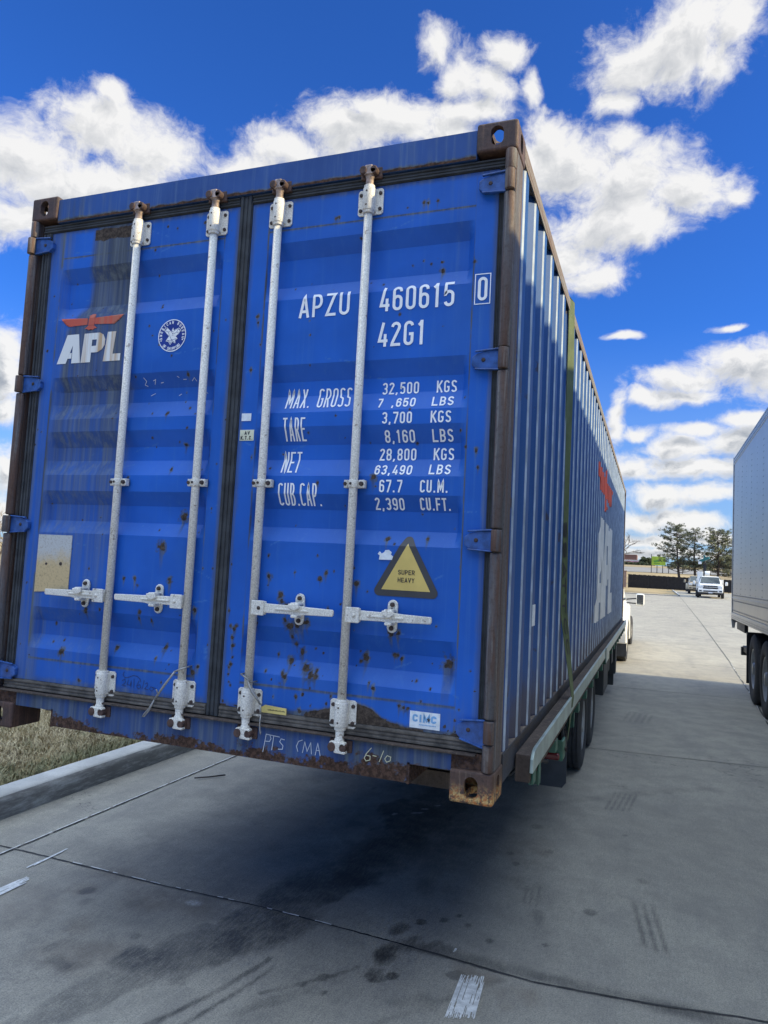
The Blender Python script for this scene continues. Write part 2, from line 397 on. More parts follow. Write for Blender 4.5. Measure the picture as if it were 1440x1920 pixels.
def pave_mat():
    m, k, b = newmat("broomed_concrete")
    c = k.n('ShaderNodeTexCoord').outputs['Object']
    at_ = k.n('ShaderNodeAttribute', {'attribute_name': 'wear'})
    s = k.n('ShaderNodeSeparateColor', i0=at_.outputs['Color'])
    big = k.noise(c, 0.55, 6, 0.62); mid = k.noise(c, 4.5, 6, 0.65)
    broom = k.noise(k.scl(c, 85, 14, 1), 1.0, 5, 0.7)
    broad = k.noise(k.scl(c, 2.2, 0.45, 1), 1.0, 6, 0.7)
    f = k.noise(c, 150, 5, 0.8)
    base = k.mix(k.step(big, 0.3, 0.7), (0.33, 0.302, 0.243), (0.43, 0.396, 0.315))
    base = k.mix(k.math('MULTIPLY', k.step(mid, 0.38, 0.66), 0.50), base, (0.225, 0.21, 0.18))
    pit = k.noise(c, 48, 5, 0.75)
    base = k.mix(k.math('MULTIPLY', k.step(pit, 0.50, 0.66), 0.40), base, (0.17, 0.16, 0.142))
    base = k.mix(k.math('MULTIPLY', k.step(pit, 0.46, 0.34), 0.25), base, (0.47, 0.45, 0.40))
    base = k.mix(k.math('MULTIPLY', k.step(broad, 0.48, 0.72), 0.45), base, (0.175, 0.168, 0.158))
    base = k.mix(k.math('MULTIPLY', k.step(broom, 0.42, 0.64), 0.22), base, (0.16, 0.158, 0.152))
    base = k.mix(k.math('MULTIPLY', k.step(f, 0.47, 0.60), 0.62), base, (0.13, 0.125, 0.117))
    base = k.mix(k.math('MULTIPLY', k.step(f, 0.46, 0.34), 0.30), base, (0.52, 0.50, 0.465))
    smg = k.noise(k.scl(c, 0.9, 0.9, 1), 1.0, 8, 0.72)
    base = k.mix(k.math('MULTIPLY', k.step(smg, 0.50, 0.66), 0.42), base, (0.20, 0.188, 0.165))
    crk = k.math('ABSOLUTE', k.math('SUBTRACT', k.noise(k.scl(c, 0.30, 0.42, 1), 1.0, 7, 0.62), 0.5))
    base = k.mix(k.math('MULTIPLY', k.step(crk, 0.0022, 0.0), k.step(k.noise(c, 0.21, 2, 0.5), 0.50, 0.56, 0, 0.75)), base, (0.08, 0.075, 0.07))
    # dark drips scattered over the yard
    vor = k.n('ShaderNodeTexVoronoi', {'feature': 'F1'}, Vector=k.vm('ADD', c, k.scl(k.n('ShaderNodeTexNoise', Vector=c, Scale=14.0).outputs['Color'], 0.06, 0.06, 0)), Scale=1.9, Randomness=1.0)
    rnd = k.n('ShaderNodeSeparateColor', i0=vor.outputs['Color']).outputs[0]
    rad = k.math('MULTIPLY', k.math('POWER', rnd, 5.0), 0.13)
    spot = k.step(k.math('SUBTRACT', vor.outputs['Distance'], rad), 0.012, -0.022)
    base = k.mix(k.math('MULTIPLY', spot, 0.5), base, (0.06, 0.058, 0.055))
    brown = k.math('MULTIPLY', s.outputs[1], k.step(mid, 0.25, 0.65))
    base = k.mix(k.math('MULTIPLY', brown, 0.6), base, (0.17, 0.125, 0.085))
    dk = k.math('ADD', s.outputs[0], k.math('MULTIPLY', s.outputs[0], k.math('MULTIPLY_ADD', mid, 2.0, -1.0)))
    dk = k.math('MULTIPLY', dk, k.math('MULTIPLY_ADD', k.step(k.math('ADD', broom, f), 0.75, 1.15), 0.45, 0.68), clamp=True)
    base = k.mix(k.math('MULTIPLY', dk, 0.93), base, (0.030, 0.028, 0.026))
    base = k.mix(k.math('MULTIPLY', s.outputs[2], k.step(k.noise(c, 60, 4, 0.7), 0.3, 0.6), clamp=True), base, (0.55, 0.55, 0.53))
    k.put(b.inputs['Base Color'], base)
    k.put(b.inputs['Roughness'], k.math('MULTIPLY_ADD', dk, -0.30, 0.86))
    bumpn(k, b, k.math('ADD', broom, k.math('MULTIPLY', f, 0.8)), 0.38, 0.005)
    return m
M_PAVE = pave_mat()
M_JOINT = simple("joint_gap", (0.045, 0.043, 0.04), 0.9, var=0.5, scale=9)
M_CAULK = simple("white_sealant", (0.58, 0.57, 0.54), 0.8, var=0.2, scale=20)
M_PAINTW = simple("road_paint", (0.62, 0.62, 0.60), 0.75, var=0.2, scale=30)
def kerb_mat():
    m, k, b = newmat("kerb_concrete")
    c = k.n('ShaderNodeTexCoord').outputs['Object']
    n = k.noise(c, 3, 6, 0.7); f = k.noise(c, 90, 4, 0.7)
    s = k.noise(k.scl(c, 16, 3.5, 22), 1.0, 6, 0.75)
    base = k.mix(k.step(n, 0.3, 0.7), (0.42, 0.405, 0.37), (0.58, 0.56, 0.51))
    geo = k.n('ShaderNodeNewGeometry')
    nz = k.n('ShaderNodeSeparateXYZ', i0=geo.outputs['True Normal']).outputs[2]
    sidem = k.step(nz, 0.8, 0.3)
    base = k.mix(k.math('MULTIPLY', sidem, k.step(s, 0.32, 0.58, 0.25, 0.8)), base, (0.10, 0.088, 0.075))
    base = k.mix(k.math('MULTIPLY', k.step(f, 0.5, 0.8), 0.4), base, (0.16, 0.15, 0.14))
    k.put(b.inputs['Base Color'], base)
    b.inputs['Roughness'].default_value = 0.85
    bumpn(k, b, k.math('ADD', f, s), 0.3, 0.006)
    return m
M_KERB = kerb_mat()
M_LAWN = simple("dry_lawn_soil", (0.20, 0.155, 0.075), 0.95, var=0.4, scale=2.5)
M_FIELD = simple("dry_field", (0.27, 0.205, 0.105), 0.95, var=0.3, scale=0.12)
M_ROAD = simple("far_road", (0.21, 0.20, 0.185), 0.9, var=0.1, scale=0.2)
def blade_mat():
    m, k, b = newmat("dry_grass_blades")
    at_ = k.n('ShaderNodeAttribute', {'attribute_name': 'tint'})
    s = k.n('ShaderNodeSeparateColor', i0=at_.outputs['Color'])
    base = k.mix(s.outputs[0], (0.42, 0.32, 0.17), (0.64, 0.53, 0.33))
    base = k.mix(k.math('MULTIPLY', s.outputs[1], 0.72), base, (0.10, 0.125, 0.040))
    k.put(b.inputs['Base Color'], base)
    b.inputs['Roughness'].default_value = 0.8
    return m
M_BLADE = blade_mat()
def leaf_mat(name, dark, light, warm):
    m, k, b = newmat(name)
    at_ = k.n('ShaderNodeAttribute', {'attribute_name': 'tint'})
    s = k.n('ShaderNodeSeparateColor', i0=at_.outputs['Color'])
    base = k.mix(s.outputs[0], dark, light)
    base = k.mix(s.outputs[1], base, warm)
    k.put(b.inputs['Base Color'], base)
    b.inputs['Roughness'].default_value = 0.7
    return m
M_NEEDLE = leaf_mat("pine_needles", (0.060, 0.072, 0.046), (0.165, 0.175, 0.105), (0.23, 0.225, 0.09))
M_HEDGE = leaf_mat("hedge_leaves", (0.025, 0.04, 0.018), (0.06, 0.08, 0.03), (0.09, 0.075, 0.04))
M_BARK = simple("pine_bark", (0.085, 0.065, 0.05), 0.9, var=0.4, scale=8)
M_TWIG = simple("bare_twig", (0.30, 0.24, 0.17), 0.9, var=0.3)
M_FENCE = simple("dark_stained_wood", (0.022, 0.018, 0.016), 0.8, var=0.4, scale=3)
M_BRICK = simple("tan_brick", (0.30, 0.20, 0.15), 0.9, var=0.25, scale=3)
M_BRICKR = simple("red_brown_brick", (0.20, 0.10, 0.075), 0.9, var=0.2, scale=0.4)
M_STUCCO = simple("pale_stucco", (0.55, 0.53, 0.50), 0.85, var=0.1, scale=0.3)
M_SHOP = simple("shop_front_glass", (0.05, 0.055, 0.06), 0.2)
M_PINK = simple("pink_sign_letters", (0.55, 0.16, 0.25), 0.6)
M_LIME = simple("lime_billboard", (0.38, 0.52, 0.045), 0.6, var=0.2, scale=0.6)
M_LIMED = simple("green_billboard_print", (0.12, 0.30, 0.04), 0.6)
M_POLE = simple("dark_pole", (0.05, 0.045, 0.04), 0.8)
M_ROD = simple("rusty_rod", (0.035, 0.028, 0.026), 0.7)

# ------------------------------------------------------------------ object helpers
def tag(o, label=None, cat=None, group=None, kind=None):
    if label: o['label'] = label
    if cat: o['category'] = cat
    if group: o['group'] = group
    if kind: o['kind'] = kind
    return o

def thing(name, label, cat, loc=(0, 0, 0), rz=0.0, group=None):
    o = bpy.data.objects.new(name, None)
    o.empty_display_size = 0.2
    COL.objects.link(o)
    o.location = loc
    o.rotation_euler = (0, 0, rz)
    return tag(o, label, cat, group)

class MB:
    """collects shapes, links them as ONE mesh object"""
    def __init__(s):
        s.v = []; s.f = []; s.m = []; s.cur = 0
        s.sm = []; s.smooth = False
    def add(s, vs, fs):
        o = len(s.v)
        s.v.extend([tuple(float(c) for c in q) for q in vs])
        for f in fs:
            s.f.append(tuple(i + o for i in f)); s.m.append(s.cur); s.sm.append(s.smooth)
        return s
    def box(s, x0, x1, y0, y1, z0, z1):
        return s.add([(x0, y0, z0), (x1, y0, z0), (x1, y1, z0), (x0, y1, z0), (x0, y0, z1), (x1, y0, z1), (x1, y1, z1), (x0, y1, z1)],
                     [(0, 3, 2, 1), (4, 5, 6, 7), (0, 1, 5, 4), (1, 2, 6, 5), (2, 3, 7, 6), (3, 0, 4, 7)])
    def hexa(s, p):   # 8 corners, bottom ring then top ring
        return s.add(p, [(0, 3, 2, 1), (4, 5, 6, 7), (0, 1, 5, 4), (1, 2, 6, 5), (2, 3, 7, 6), (3, 0, 4, 7)])
    def bar(s, a, b, w, h, up=(0, 0, 1)):
        a = Vector(a); b = Vector(b); d = (b - a).normalized(); up = Vector(up)
        if abs(d.dot(up)) > 0.98: up = Vector((0, 1, 0))
        x = d.cross(up).normalized(); z = x.cross(d).normalized()
        P_ = []
        for q in (a, b):
            for (i, j) in ((-1, -1), (1, -1), (1, 1), (-1, 1)):
                P_.append(q + x * (i * w / 2) + z * (j * h / 2))
        return s.add(P_, [(0, 1, 2, 3), (7, 6, 5, 4), (0, 4, 5, 1), (1, 5, 6, 2), (2, 6, 7, 3), (3, 7, 4, 0)])
    def tube(s, pts, rad, seg=10, caps=True):
        pts = [Vector(p) for p in pts]
        if not isinstance(rad, (list, tuple)): rad = [rad] * len(pts)
        V = []; n = len(pts)
        ref = None
        for i, p in enumerate(pts):
            t = (pts[min(i + 1, n - 1)] - pts[max(i - 1, 0)]).normalized()
            if ref is None:
                ref = Vector((0, 0, 1)) if abs(t.z) < 0.9 else Vector((1, 0, 0))
            x = t.cross(ref).normalized(); y = x.cross(t).normalized(); ref = y
            for k in range(seg):
                a = 2 * math.pi * k / seg
                V.append(p + (x * math.cos(a) + y * math.sin(a)) * rad[i])
        F = []
        for i in range(n - 1):
            for k in range(seg):
                F.append((i * seg + k, i * seg + (k + 1) % seg, (i + 1) * seg + (k + 1) % seg, (i + 1) * seg + k))
        sm = s.smooth; s.smooth = True
        s.add(V, F)
        s.smooth = sm
        if caps:
            o = len(s.v) - n * seg
            s.f.append(tuple(o + k for k in range(seg))); s.m.append(s.cur); s.sm.append(False)
            s.f.append(tuple(o + (n - 1) * seg + k for k in reversed(range(seg)))); s.m.append(s.cur); s.sm.append(False)
        return s
    def lathe(s, c, axis, prof, seg=28):
        """prof: (distance along axis, radius)"""
        c = Vector(c); ax = Vector(axis).normalized()
        ref = Vector((0, 0, 1)) if abs(ax.z) < 0.9 else Vector((1, 0, 0))
        x = ax.cross(ref).normalized(); y = ax.cross(x).normalized()
        V = []; F = []
        for (d, r) in prof:
            for k in range(seg):
                a = 2 * math.pi * k / seg
                V.append(c + ax * d + (x * math.cos(a) + y * math.sin(a)) * r)
        for i in range(len(prof) - 1):
            for k in range(seg):
                F.append((i * seg + k, (i + 1) * seg + k, (i + 1) * seg + (k + 1) % seg, i * seg + (k + 1) % seg))
        return s.add(V, F)
    def prism(s, poly, f0, f1):
        """poly: 2D outline; f0/f1 map (a,b) to the two faces"""
        n = len(poly)
        V = [f0(*p) for p in poly] + [f1(*p) for p in poly]
        F = [tuple(range(n)), tuple(reversed(range(n, 2 * n)))]
        for i in range(n):
            j = (i + 1) % n
            F.append((i, i + n, j + n, j))
        return s.add(V, F)
    def build(s, name, mats, parent=None, bevel=0.0, seg=2, auto=False, loc=None):
        me = bpy.data.meshes.new(name)
        me.from_pydata(s.v, [], s.f)
        if not isinstance(mats, (list, tuple)): mats = [mats]
        for m in mats: me.materials.append(m)
        if len(mats) > 1:
            me.polygons.foreach_set('material_index', s.m)
        me.polygons.foreach_set('use_smooth', [bool(q) for q in s.sm])
        bm = bmesh.new(); bm.from_mesh(me)
        bmesh.ops.recalc_face_normals(bm, faces=bm.faces)
        bm.to_mesh(me); bm.free()
        o = bpy.data.objects.new(name, me)
        COL.objects.link(o)
        if parent: o.parent = parent
        if loc: o.location = loc
        if bevel:
            b = o.modifiers.new("bevel", 'BEVEL'); b.width = bevel; b.segments = seg; b.limit_method = 'ANGLE'; b.angle_limit = R_(40)
        return o

def children(o):
    return [c for c in bpy.data.objects if c.parent == o]

def copy_tree(o, parent=None):
    kids = children(o)
    c = o.copy(); COL.objects.link(c)
    if parent: c.parent = parent
    for ch in kids: copy_tree(ch, c)
    return c

def lattice(seed, n=256):
    return np.random.RandomState(seed).rand(n, n)
_LAT = {}
def vnoise(x, y, seed=0):
    if seed not in _LAT: _LAT[seed] = lattice(seed)
    L = _LAT[seed]; n = L.shape[0]
    xi = np.floor(x).astype(int); yi = np.floor(y).astype(int)
    fx = x - xi; fy = y - yi
    fx = fx * fx * (3 - 2 * fx); fy = fy * fy * (3 - 2 * fy)
    a = L[xi % n, yi % n]; b = L[(xi + 1) % n, yi % n]; c = L[xi % n, (yi + 1) % n]; d = L[(xi + 1) % n, (yi + 1) % n]
    return (a * (1 - fx) + b * fx) * (1 - fy) + (c * (1 - fx) + d * fx) * fy
def fbm(x, y, seed=0, oct_=5):
    t = 0; a = 0.5; s = 0
    for i in range(oct_):
        t = t + a * vnoise(x * 2 ** i, y * 2 ** i, seed + i); s += a; a *= 0.55
    return t / s
def sst(v, a, b):
    t = np.clip((v - a) / (b - a), 0, 1)
    return t * t * (3 - 2 * t)

def grid_obj(name, us, vs, fn, wear, mat, parent=None, extra=None, smooth=False, xwear=(0, .25, 0)):
    U, V = np.meshgrid(us, vs)
    nu, nv = len(us), len(vs)
    X, Y, Z = fn(U, V)
    co = np.stack([X, Y, Z], -1).reshape(-1, 3)
    idx = np.arange(nu * nv).reshape(nv, nu)
    q = np.stack([idx[:-1, :-1], idx[:-1, 1:], idx[1:, 1:], idx[1:, :-1]], -1).reshape(-1, 4)
    vlist = co.tolist(); flist = q.tolist()
    col = None
    if wear is not None:
        r, g_, b_ = wear(U, V)
        col = np.stack([np.clip(r, 0, 1), np.clip(g_, 0, 1), np.clip(b_, 0, 1), np.ones_like(U)], -1).reshape(-1, 4)
    if extra is not None:
        o = len(vlist)
        vlist += [tuple(p) for p in extra.v]; flist += [[i + o for i in f] for f in extra.f]
        if col is not None:
            c2 = np.zeros((len(extra.v), 4)); c2[:, 3] = 1; c2[:, :3] = xwear
            col = np.concatenate([col, c2])
    me = bpy.data.meshes.new(name)
    me.from_pydata(vlist, [], flist)
    me.materials.append(mat)
    if smooth: me.polygons.foreach_set('use_smooth', [True] * len(me.polygons))
    if col is not None:
        at_ = me.color_attributes.new('wear', 'FLOAT_COLOR', 'POINT')
        at_.data.foreach_set('color', col.astype(np.float32).ravel())
    o = bpy.data.objects.new(name, me)
    COL.objects.link(o)
    if parent: o.parent = parent
    return o

def snap(a, b, step, extra=()):
    s = sorted(set([round(v, 5) for v in np.arange(a, b, step)] + [round(b, 5)] + [round(e, 5) for e in extra if a <= e <= b]))
    r = [s[0]]
    for v in s[1:]:
        if v - r[-1] > 0.0009: r.append(v)
        elif v in [round(e, 5) for e in extra]: r[-1] = v
    return np.array(r)

# ------------------------------------------------------------------ condensed stroke lettering
def arc(cx, cy, rx, ry, a0, a1, n=7):
    return [(cx + rx * math.cos(R_(a0 + (a1 - a0) * i / n)), cy + ry * math.sin(R_(a0 + (a1 - a0) * i / n))) for i in range(n + 1)]

def glyph(ch, w, h, t):
    L, R, B, T = t / 2, w - t / 2, t / 2, h - t / 2
    cx, m = w / 2, h / 2
    rx = (R - L) / 2; ry = min(rx, (T - B) / 4)
    if ch in '0O': return [(arc(cx, T - ry, rx, ry, 0, 180) + arc(cx, B + ry, rx, ry, 180, 360), True)]
    if ch == '1': return [([(cx - w * 0.30, T - h * 0.14), (cx - w * 0.12, T - h * 0.09), (cx + t * .1, h - t * .45)], False), ([(cx + t * .2, h), (cx + t * .2, 0)], False)]
    if ch == '2': return [(arc(cx, T - ry, rx, ry, 180, -25) + [(L + t * .1, B + t * .6), (L, B), (w, B)], False)]
    if ch == '3': return [(arc(cx, T - ry, rx, ry, 172, 0) + arc(cx, m + ry, rx, ry, 0, -80), False), (([(cx - rx * .3, m), (cx, m)] + arc(cx, m - ry, rx, ry, 80, 0) + arc(cx, B + ry, rx, ry, 0, -172)), False)]
    if ch == '4': return [([(cx + t * .1, h), (L, h * .24), (w, h * .24)], False), ([(w * .74, h * .52), (w * .74, 0)], False)]
    if ch == '5': return [([(w * .95, T), (L + t * .2, T), (L, m - t * .1)] + arc(cx, h * .60 - ry, rx, ry, 165, 0) + arc(cx, B + ry, rx, ry, 0, -172), False)]
    def rr(y0, y1): return arc(cx, y1 - ry, rx, ry, 0, 180) + arc(cx, y0 + ry, rx, ry, 180, 360)
    if ch == '6': return [(rr(B, h * .58), True), ([(L, h * .42), (L, T - ry)] + arc(cx, T - ry, rx, ry, 180, -8), False)]
    if ch == '7': return [([(0, T), (R, T), (R, T - t), (w * .36, 0)], False)]
    if ch == '8': return [(rr(m, T), True), (rr(B, m), True)]
    if ch == '9': return [(rr(h * .42, T), True), ([(R, h * .58), (R, B + ry)] + arc(cx, B + ry, rx, ry, 0, -172), False)]
    if ch == 'A': return [([(L * .7, 0), (cx, h - t * .3), (w - L * .7, 0)], False), ([(w * .22, h * .27), (w * .78, h * .27)], False)]
    if ch == 'B': return [([(L, 0), (L, h)], False), ([(L, T), (cx, T)] + arc(cx, T - ry, R - cx, (T - m) / 2, 90, -90)[0:0] + arc(cx, (T + m) / 2, R - cx - t * .1, (T - m) / 2, 90, -90) + [(L, m)], False), ([(L, m), (cx, m)] + arc(cx, (B + m) / 2, R - cx, (m - B) / 2, 90, -90) + [(L, B)], False)]
    if ch == 'C': return [(arc(cx, T - ry, rx, ry, -5, 180) + arc(cx, B + ry, rx, ry, 180, 365), False)]
    if ch == 'E': return [([(w, T), (L, T), (L, B), (w, B)], False), ([(L, m), (w * .9, m)], False)]
    if ch == 'F': return [([(w, T), (L, T), (L, 0)], False), ([(L, m), (w * .88, m)], False)]
    if ch == 'G': return [(arc(cx, T - ry, rx, ry, 5, 180) + arc(cx, B + ry, rx, ry, 180, 360) + [(R, m - t * .3), (cx + t * .1, m - t * .3)], False)]
    if ch == 'H': return [([(L, 0), (L, h)], False), ([(R, 0), (R, h)], False), ([(L, m), (R, m)], False)]
    if ch == 'I': return [([(cx, 0), (cx, h)], False)]
    if ch == 'K': return [([(L, 0), (L, h)], False), ([(w * .95, h), (L, h * .40)], False), ([(w * .38, h * .58), (w, 0)], False)]
    if ch == 'L': return [([(L, h), (L, B), (w, B)], False)]
    if ch == 'M': return [([(L, 0), (L, h - t * .2), (cx, h * .25), (R, h - t * .2), (R, 0)], False)]
    if ch == 'N': return [([(L, 0), (L, h - t * .2), (R, t * .2), (R, h)], False)]
    if ch == 'P': return [([(L, 0), (L, h)], False), ([(L, T), (cx, T)] + arc(cx, (T + h * .42) / 2, R - cx, (T - h * .42) / 2, 90, -90) + [(L, h * .42)], False)]
    if ch == 'R': return [([(L, 0), (L, h)], False), ([(L, T), (cx, T)] + arc(cx, (T + h * .46) / 2, R - cx, (T - h * .46) / 2, 90, -90) + [(L, h * .46)], False), ([(cx, h * .46), (R, 0)], False)]
    if ch == 'S': return [(arc(cx, T - ry, rx, ry, 10, 200) + [(L + t * .4, m + t * .5), (R - t * .4, m - t * .5)] + arc(cx, B + ry, rx, ry, 20, -170), False)]
    if ch == 'T': return [([(0, T), (w, T)], False), ([(cx, T), (cx, 0)], False)]
    if ch == 'U': return [([(L, h)] + arc(cx, B + ry, rx, ry, 180, 360) + [(R, h)], False)]
    if ch == 'V': return [([(L * .7, h), (cx, t * .3), (w - L * .7, h)], False)]
    if ch == 'X': return [([(t * .4, 0), (w - t * .4, h)], False), ([(t * .4, h), (w - t * .4, 0)], False)]
    if ch == 'Y': return [([(t * .4, h), (cx, m)], False), ([(w - t * .4, h), (cx, m), (cx, 0)], False)]
    if ch == 'Z': return [([(t * .1, T), (R, T), (L, B), (w, B)], False)]
    if ch == '.': return [([(cx, 0), (cx, t * 1.1)], False)]
    if ch == ',': return [([(cx, t * 1.1), (cx - t * .35, -t * .7)], False)]
    if ch == '-': return [([(w * .15, m), (w * .85, m)], False)]
    return []

ADV = {'.': 0.5, ',': 0.5, ' ': 0.75, 'I': 0.55, '1': 0.8, 'M': 1.25}

def resample(pts, mx):
    out_ = [pts[0]]
    for a, b in zip(pts[:-1], pts[1:]):
        n = max(1, int(math.ceil(math.dist(a, b) / mx)))
        for i in range(1, n + 1):
            out_.append((a[0] + (b[0] - a[0]) * i / n, a[1] + (b[1] - a[1]) * i / n))
    return out_

def stroke(mb, pts, closed, t, put, lift=0.0, mx=0.008):
    if closed: pts = pts + [pts[0]]
    cl = [pts[0]]
    for p in pts[1:]:
        if math.dist(p, cl[-1]) > 1e-6: cl.append(p)
    pts = resample(cl, mx)
    n = len(pts); V = []
    for i, p in enumerate(pts):
        if closed:
            a = pts[i - 1] if i > 0 else pts[n - 2]; b = pts[i + 1] if i < n - 1 else pts[1]
        else:
            a = pts[max(0, i - 1)]; b = pts[min(n - 1, i + 1)]
        d1 = np.array(p) - np.array(a); d2 = np.array(b) - np.array(p)
        l1 = np.linalg.norm(d1); l2 = np.linalg.norm(d2)
        if l1 < 1e-9: d1 = d2; l1 = l2
        if l2 < 1e-9: d2 = d1; l2 = l1
        d1 = d1 / l1; d2 = d2 / l2
        nn = np.array([-(d1[1] + d2[1]), d1[0] + d2[0]]); ln = np.linalg.norm(nn)
        if ln < 1e-6: nn = np.array([-d1[1], d1[0]]); ln = 1
        nn = nn / ln
        c = max(0.45, nn.dot(np.array([-d1[1], d1[0]])))
        k = t / 2 / c
        V.append(put(p[0] + nn[0] * k, p[1] + nn[1] * k, lift)); V.append(put(p[0] - nn[0] * k, p[1] - nn[1] * k, lift))
    mb.add(V, [(2 * i, 2 * i + 1, 2 * i + 3, 2 * i + 2) for i in range(n - 1)])

def text(mb, s_, x0, x1, h, t, put, gap=0.32, slant=0.0):
    """lettering between x0 and x1, cap height h; put(x, z, lift)"""
    tot = sum(ADV.get(c, 1.0) for c in s_) + gap * (len(s_) - 1)
    u = (x1 - x0) / tot
    x = x0; k = 0
    for c in s_:
        wd = ADV.get(c, 1.0) * u
        for (pts, cl) in glyph(c, wd, h, t):
            k += 1
            pp = [(x + p[0] + slant * p[1], p[1]) for p in pts]
            stroke(mb, pp, cl, t, put, 0.00012 * (k % 5))
        x += wd + gap * u

# ================================================================== SHIPPING CONTAINER
ZB = 0.9
box = thing('shipping_container', 'long dark blue steel shipping container with rusty corners, white lettering and closed doors', 'shipping container', (0, 0, ZB))
random.seed(7)
DY = 0.03                                    # door face plane
REC = [(2.216, 2.150, 2.028, 1.960), (1.675, 1.608, 1.545, 1.468), (1.408, 1.335, 1.272, 1.200), (1.125, 1.062, 0.985, 0.925), (0.572, 0.506, 0.442, 0.378)]
DEP = 0.036
ZBR = sorted(sum([list(r) for r in REC], []))
def prof(z):
    z = np.asarray(z, float); r = np.zeros_like(z)
    for a, b, c, d_ in REC:
        r = np.maximum(r, np.interp(z, [d_, c, b, a], [0, 1, 1, 0], left=0, right=0))
    return r
PAN = {'l': (-1.022, -0.090), 'r': (0.133, 1.060)}
def door_y(x, z):
    x = np.asarray(x, float)
    e = np.zeros_like(x)
    for k_ in PAN.values():
        e = np.maximum(e, np.interp(x, [k_[0], k_[0] + 0.030, k_[1] - 0.030, k_[1]], [0, 1, 1, 0], left=0, right=0))
    return DY + DEP * prof(z) * e
def on_door(x, z, lift=0.0):
    return (x, float(door_y(x, z)) - 0.0022 - lift, z)

# --- wear painting on the doors
def spot(X, Z, x, z, r, rz=None):
    rz = rz or r
    nz = fbm(X * 90 + x * 31, Z * 90 + z * 17, 11, 3) - 0.5
    d = np.sqrt(((X - x) / r) ** 2 + ((Z - z) / rz) ** 2) + nz * 1.3
    return 1 - sst(d, 0.45, 1.1)
def trail(X, Z, x, z, wd, ln):
    nx = fbm(X * 120, Z * 3, 21, 3) - 0.5
    t = (z - Z) / ln
    return np.where((t > -0.02) & (t < 1), (1 - sst(np.abs(X - x + nx * wd * .5) / (wd * (1 - 0.55 * np.clip(t, 0, 1))), 0.4, 1.1)) * (1 - np.clip(t, 0, 1)), 0)
SP_L = [(-0.226, 1.017, .020), (-0.307, 0.88, .021), (-0.251, 0.727, .015), (-0.675, 0.628, .009), (-0.823, 0.373, .018), (-0.703, 0.57, .013), (-0.5, 0.728, .008), (-0.523, 0.416, .011),
        (-0.27, 0.437, .013), (-0.24, 1.342, .011), (-0.336, 1.482, .009), (-0.296, 1.227, .008), (-0.707, 0.255, .010), (-0.111, 0.611, .013), (-0.102, 0.35, .014), (-0.077, 0.375, .010),
        (-0.40, 0.585, .009), (-0.405, 0.56, .009), (-0.34, 0.55, .008), (-0.44, 0.73, .011), (-0.425, 0.705, .007), (-0.52, 1.19, .008), (-0.62, 1.30, .006), (-0.24, 1.66, .008), (-0.09, 0.29, .010), (-0.10, 0.24, .014), (-0.3, 0.39, .008), (-0.20, 2.36, .008), (-0.19, 2.345, .006), (-0.35, 2.35, .005)]
SP_R = [(0.924, 2.037, .012), (1.02, 0.485, .024), (0.68, 0.478, .017), (0.755, 0.952, .010), (0.243, 0.778, .012), (0.476, 0.78, .010), (0.501, 0.803, .009), (0.636, 0.767, .013), (0.357, 0.578, .020), (0.404, 0.603, .020),
        (0.385, 0.59, .016), (0.43, 0.60, .012), (0.33, 0.60, .010), (0.4, 0.474, .016), (0.354, 0.437, .015), (0.428, 0.416, .018), (0.454, 0.393, .018), (0.478, 0.389, .013), (0.478, 0.41, .010), (0.341, 0.372, .012), (0.33, 0.385, .009), (0.812, 0.5, .007), (0.84, 0.31, .010),
        (0.86, 0.309, .009), (0.875, 0.308, .009), (0.614, 1.216, .010), (0.685, 1.195, .014), (0.194, 0.587, .011), (0.094, 0.547, .010), (0.084, 0.512, .009), (0.089, 0.479, .010), (0.10, 0.56, .009), (0.075, 0.56, .008), (0.919, 0.957, .009),
        (0.842, 2.314, .008), (0.86, 2.312, .008), (0.90, 2.315, .008), (0.062, 0.623, .008), (0.085, 0.40, .009), (0.078, 0.385, .008), (0.552, 0.319, .007), (0.731, 0.369, .010), (0.71, 0.385, .008), (0.454, 2.296, .009), (0.47, 2.30, .006), (1.062, 2.047, .008), (0.30, 0.70, .014), (0.31, 0.68, .012), (0.33, 0.655, .014),
        (0.79, 0.582, .014), (0.82, 0.585, .012), (0.80, 0.50, .009), (0.83, 0.487, .008), (0.36, 0.80, .007), (0.40, 0.30, .008), (0.42, 0.245, .010), (0.45, 0.235, .010), (0.44, 1.17, .008), (0.105, 1.90, .009), (0.11, 1.87, .007), (0.09, 1.66, .008), (0.12, 1.28, .006), (1.10, 1.30, .008), (1.11, 1.235, .007), (0.37, 0.505, .008), (0.29, 0.455, .007), (0.52, 0.66, .008), (0.36, 0.535, .009)]
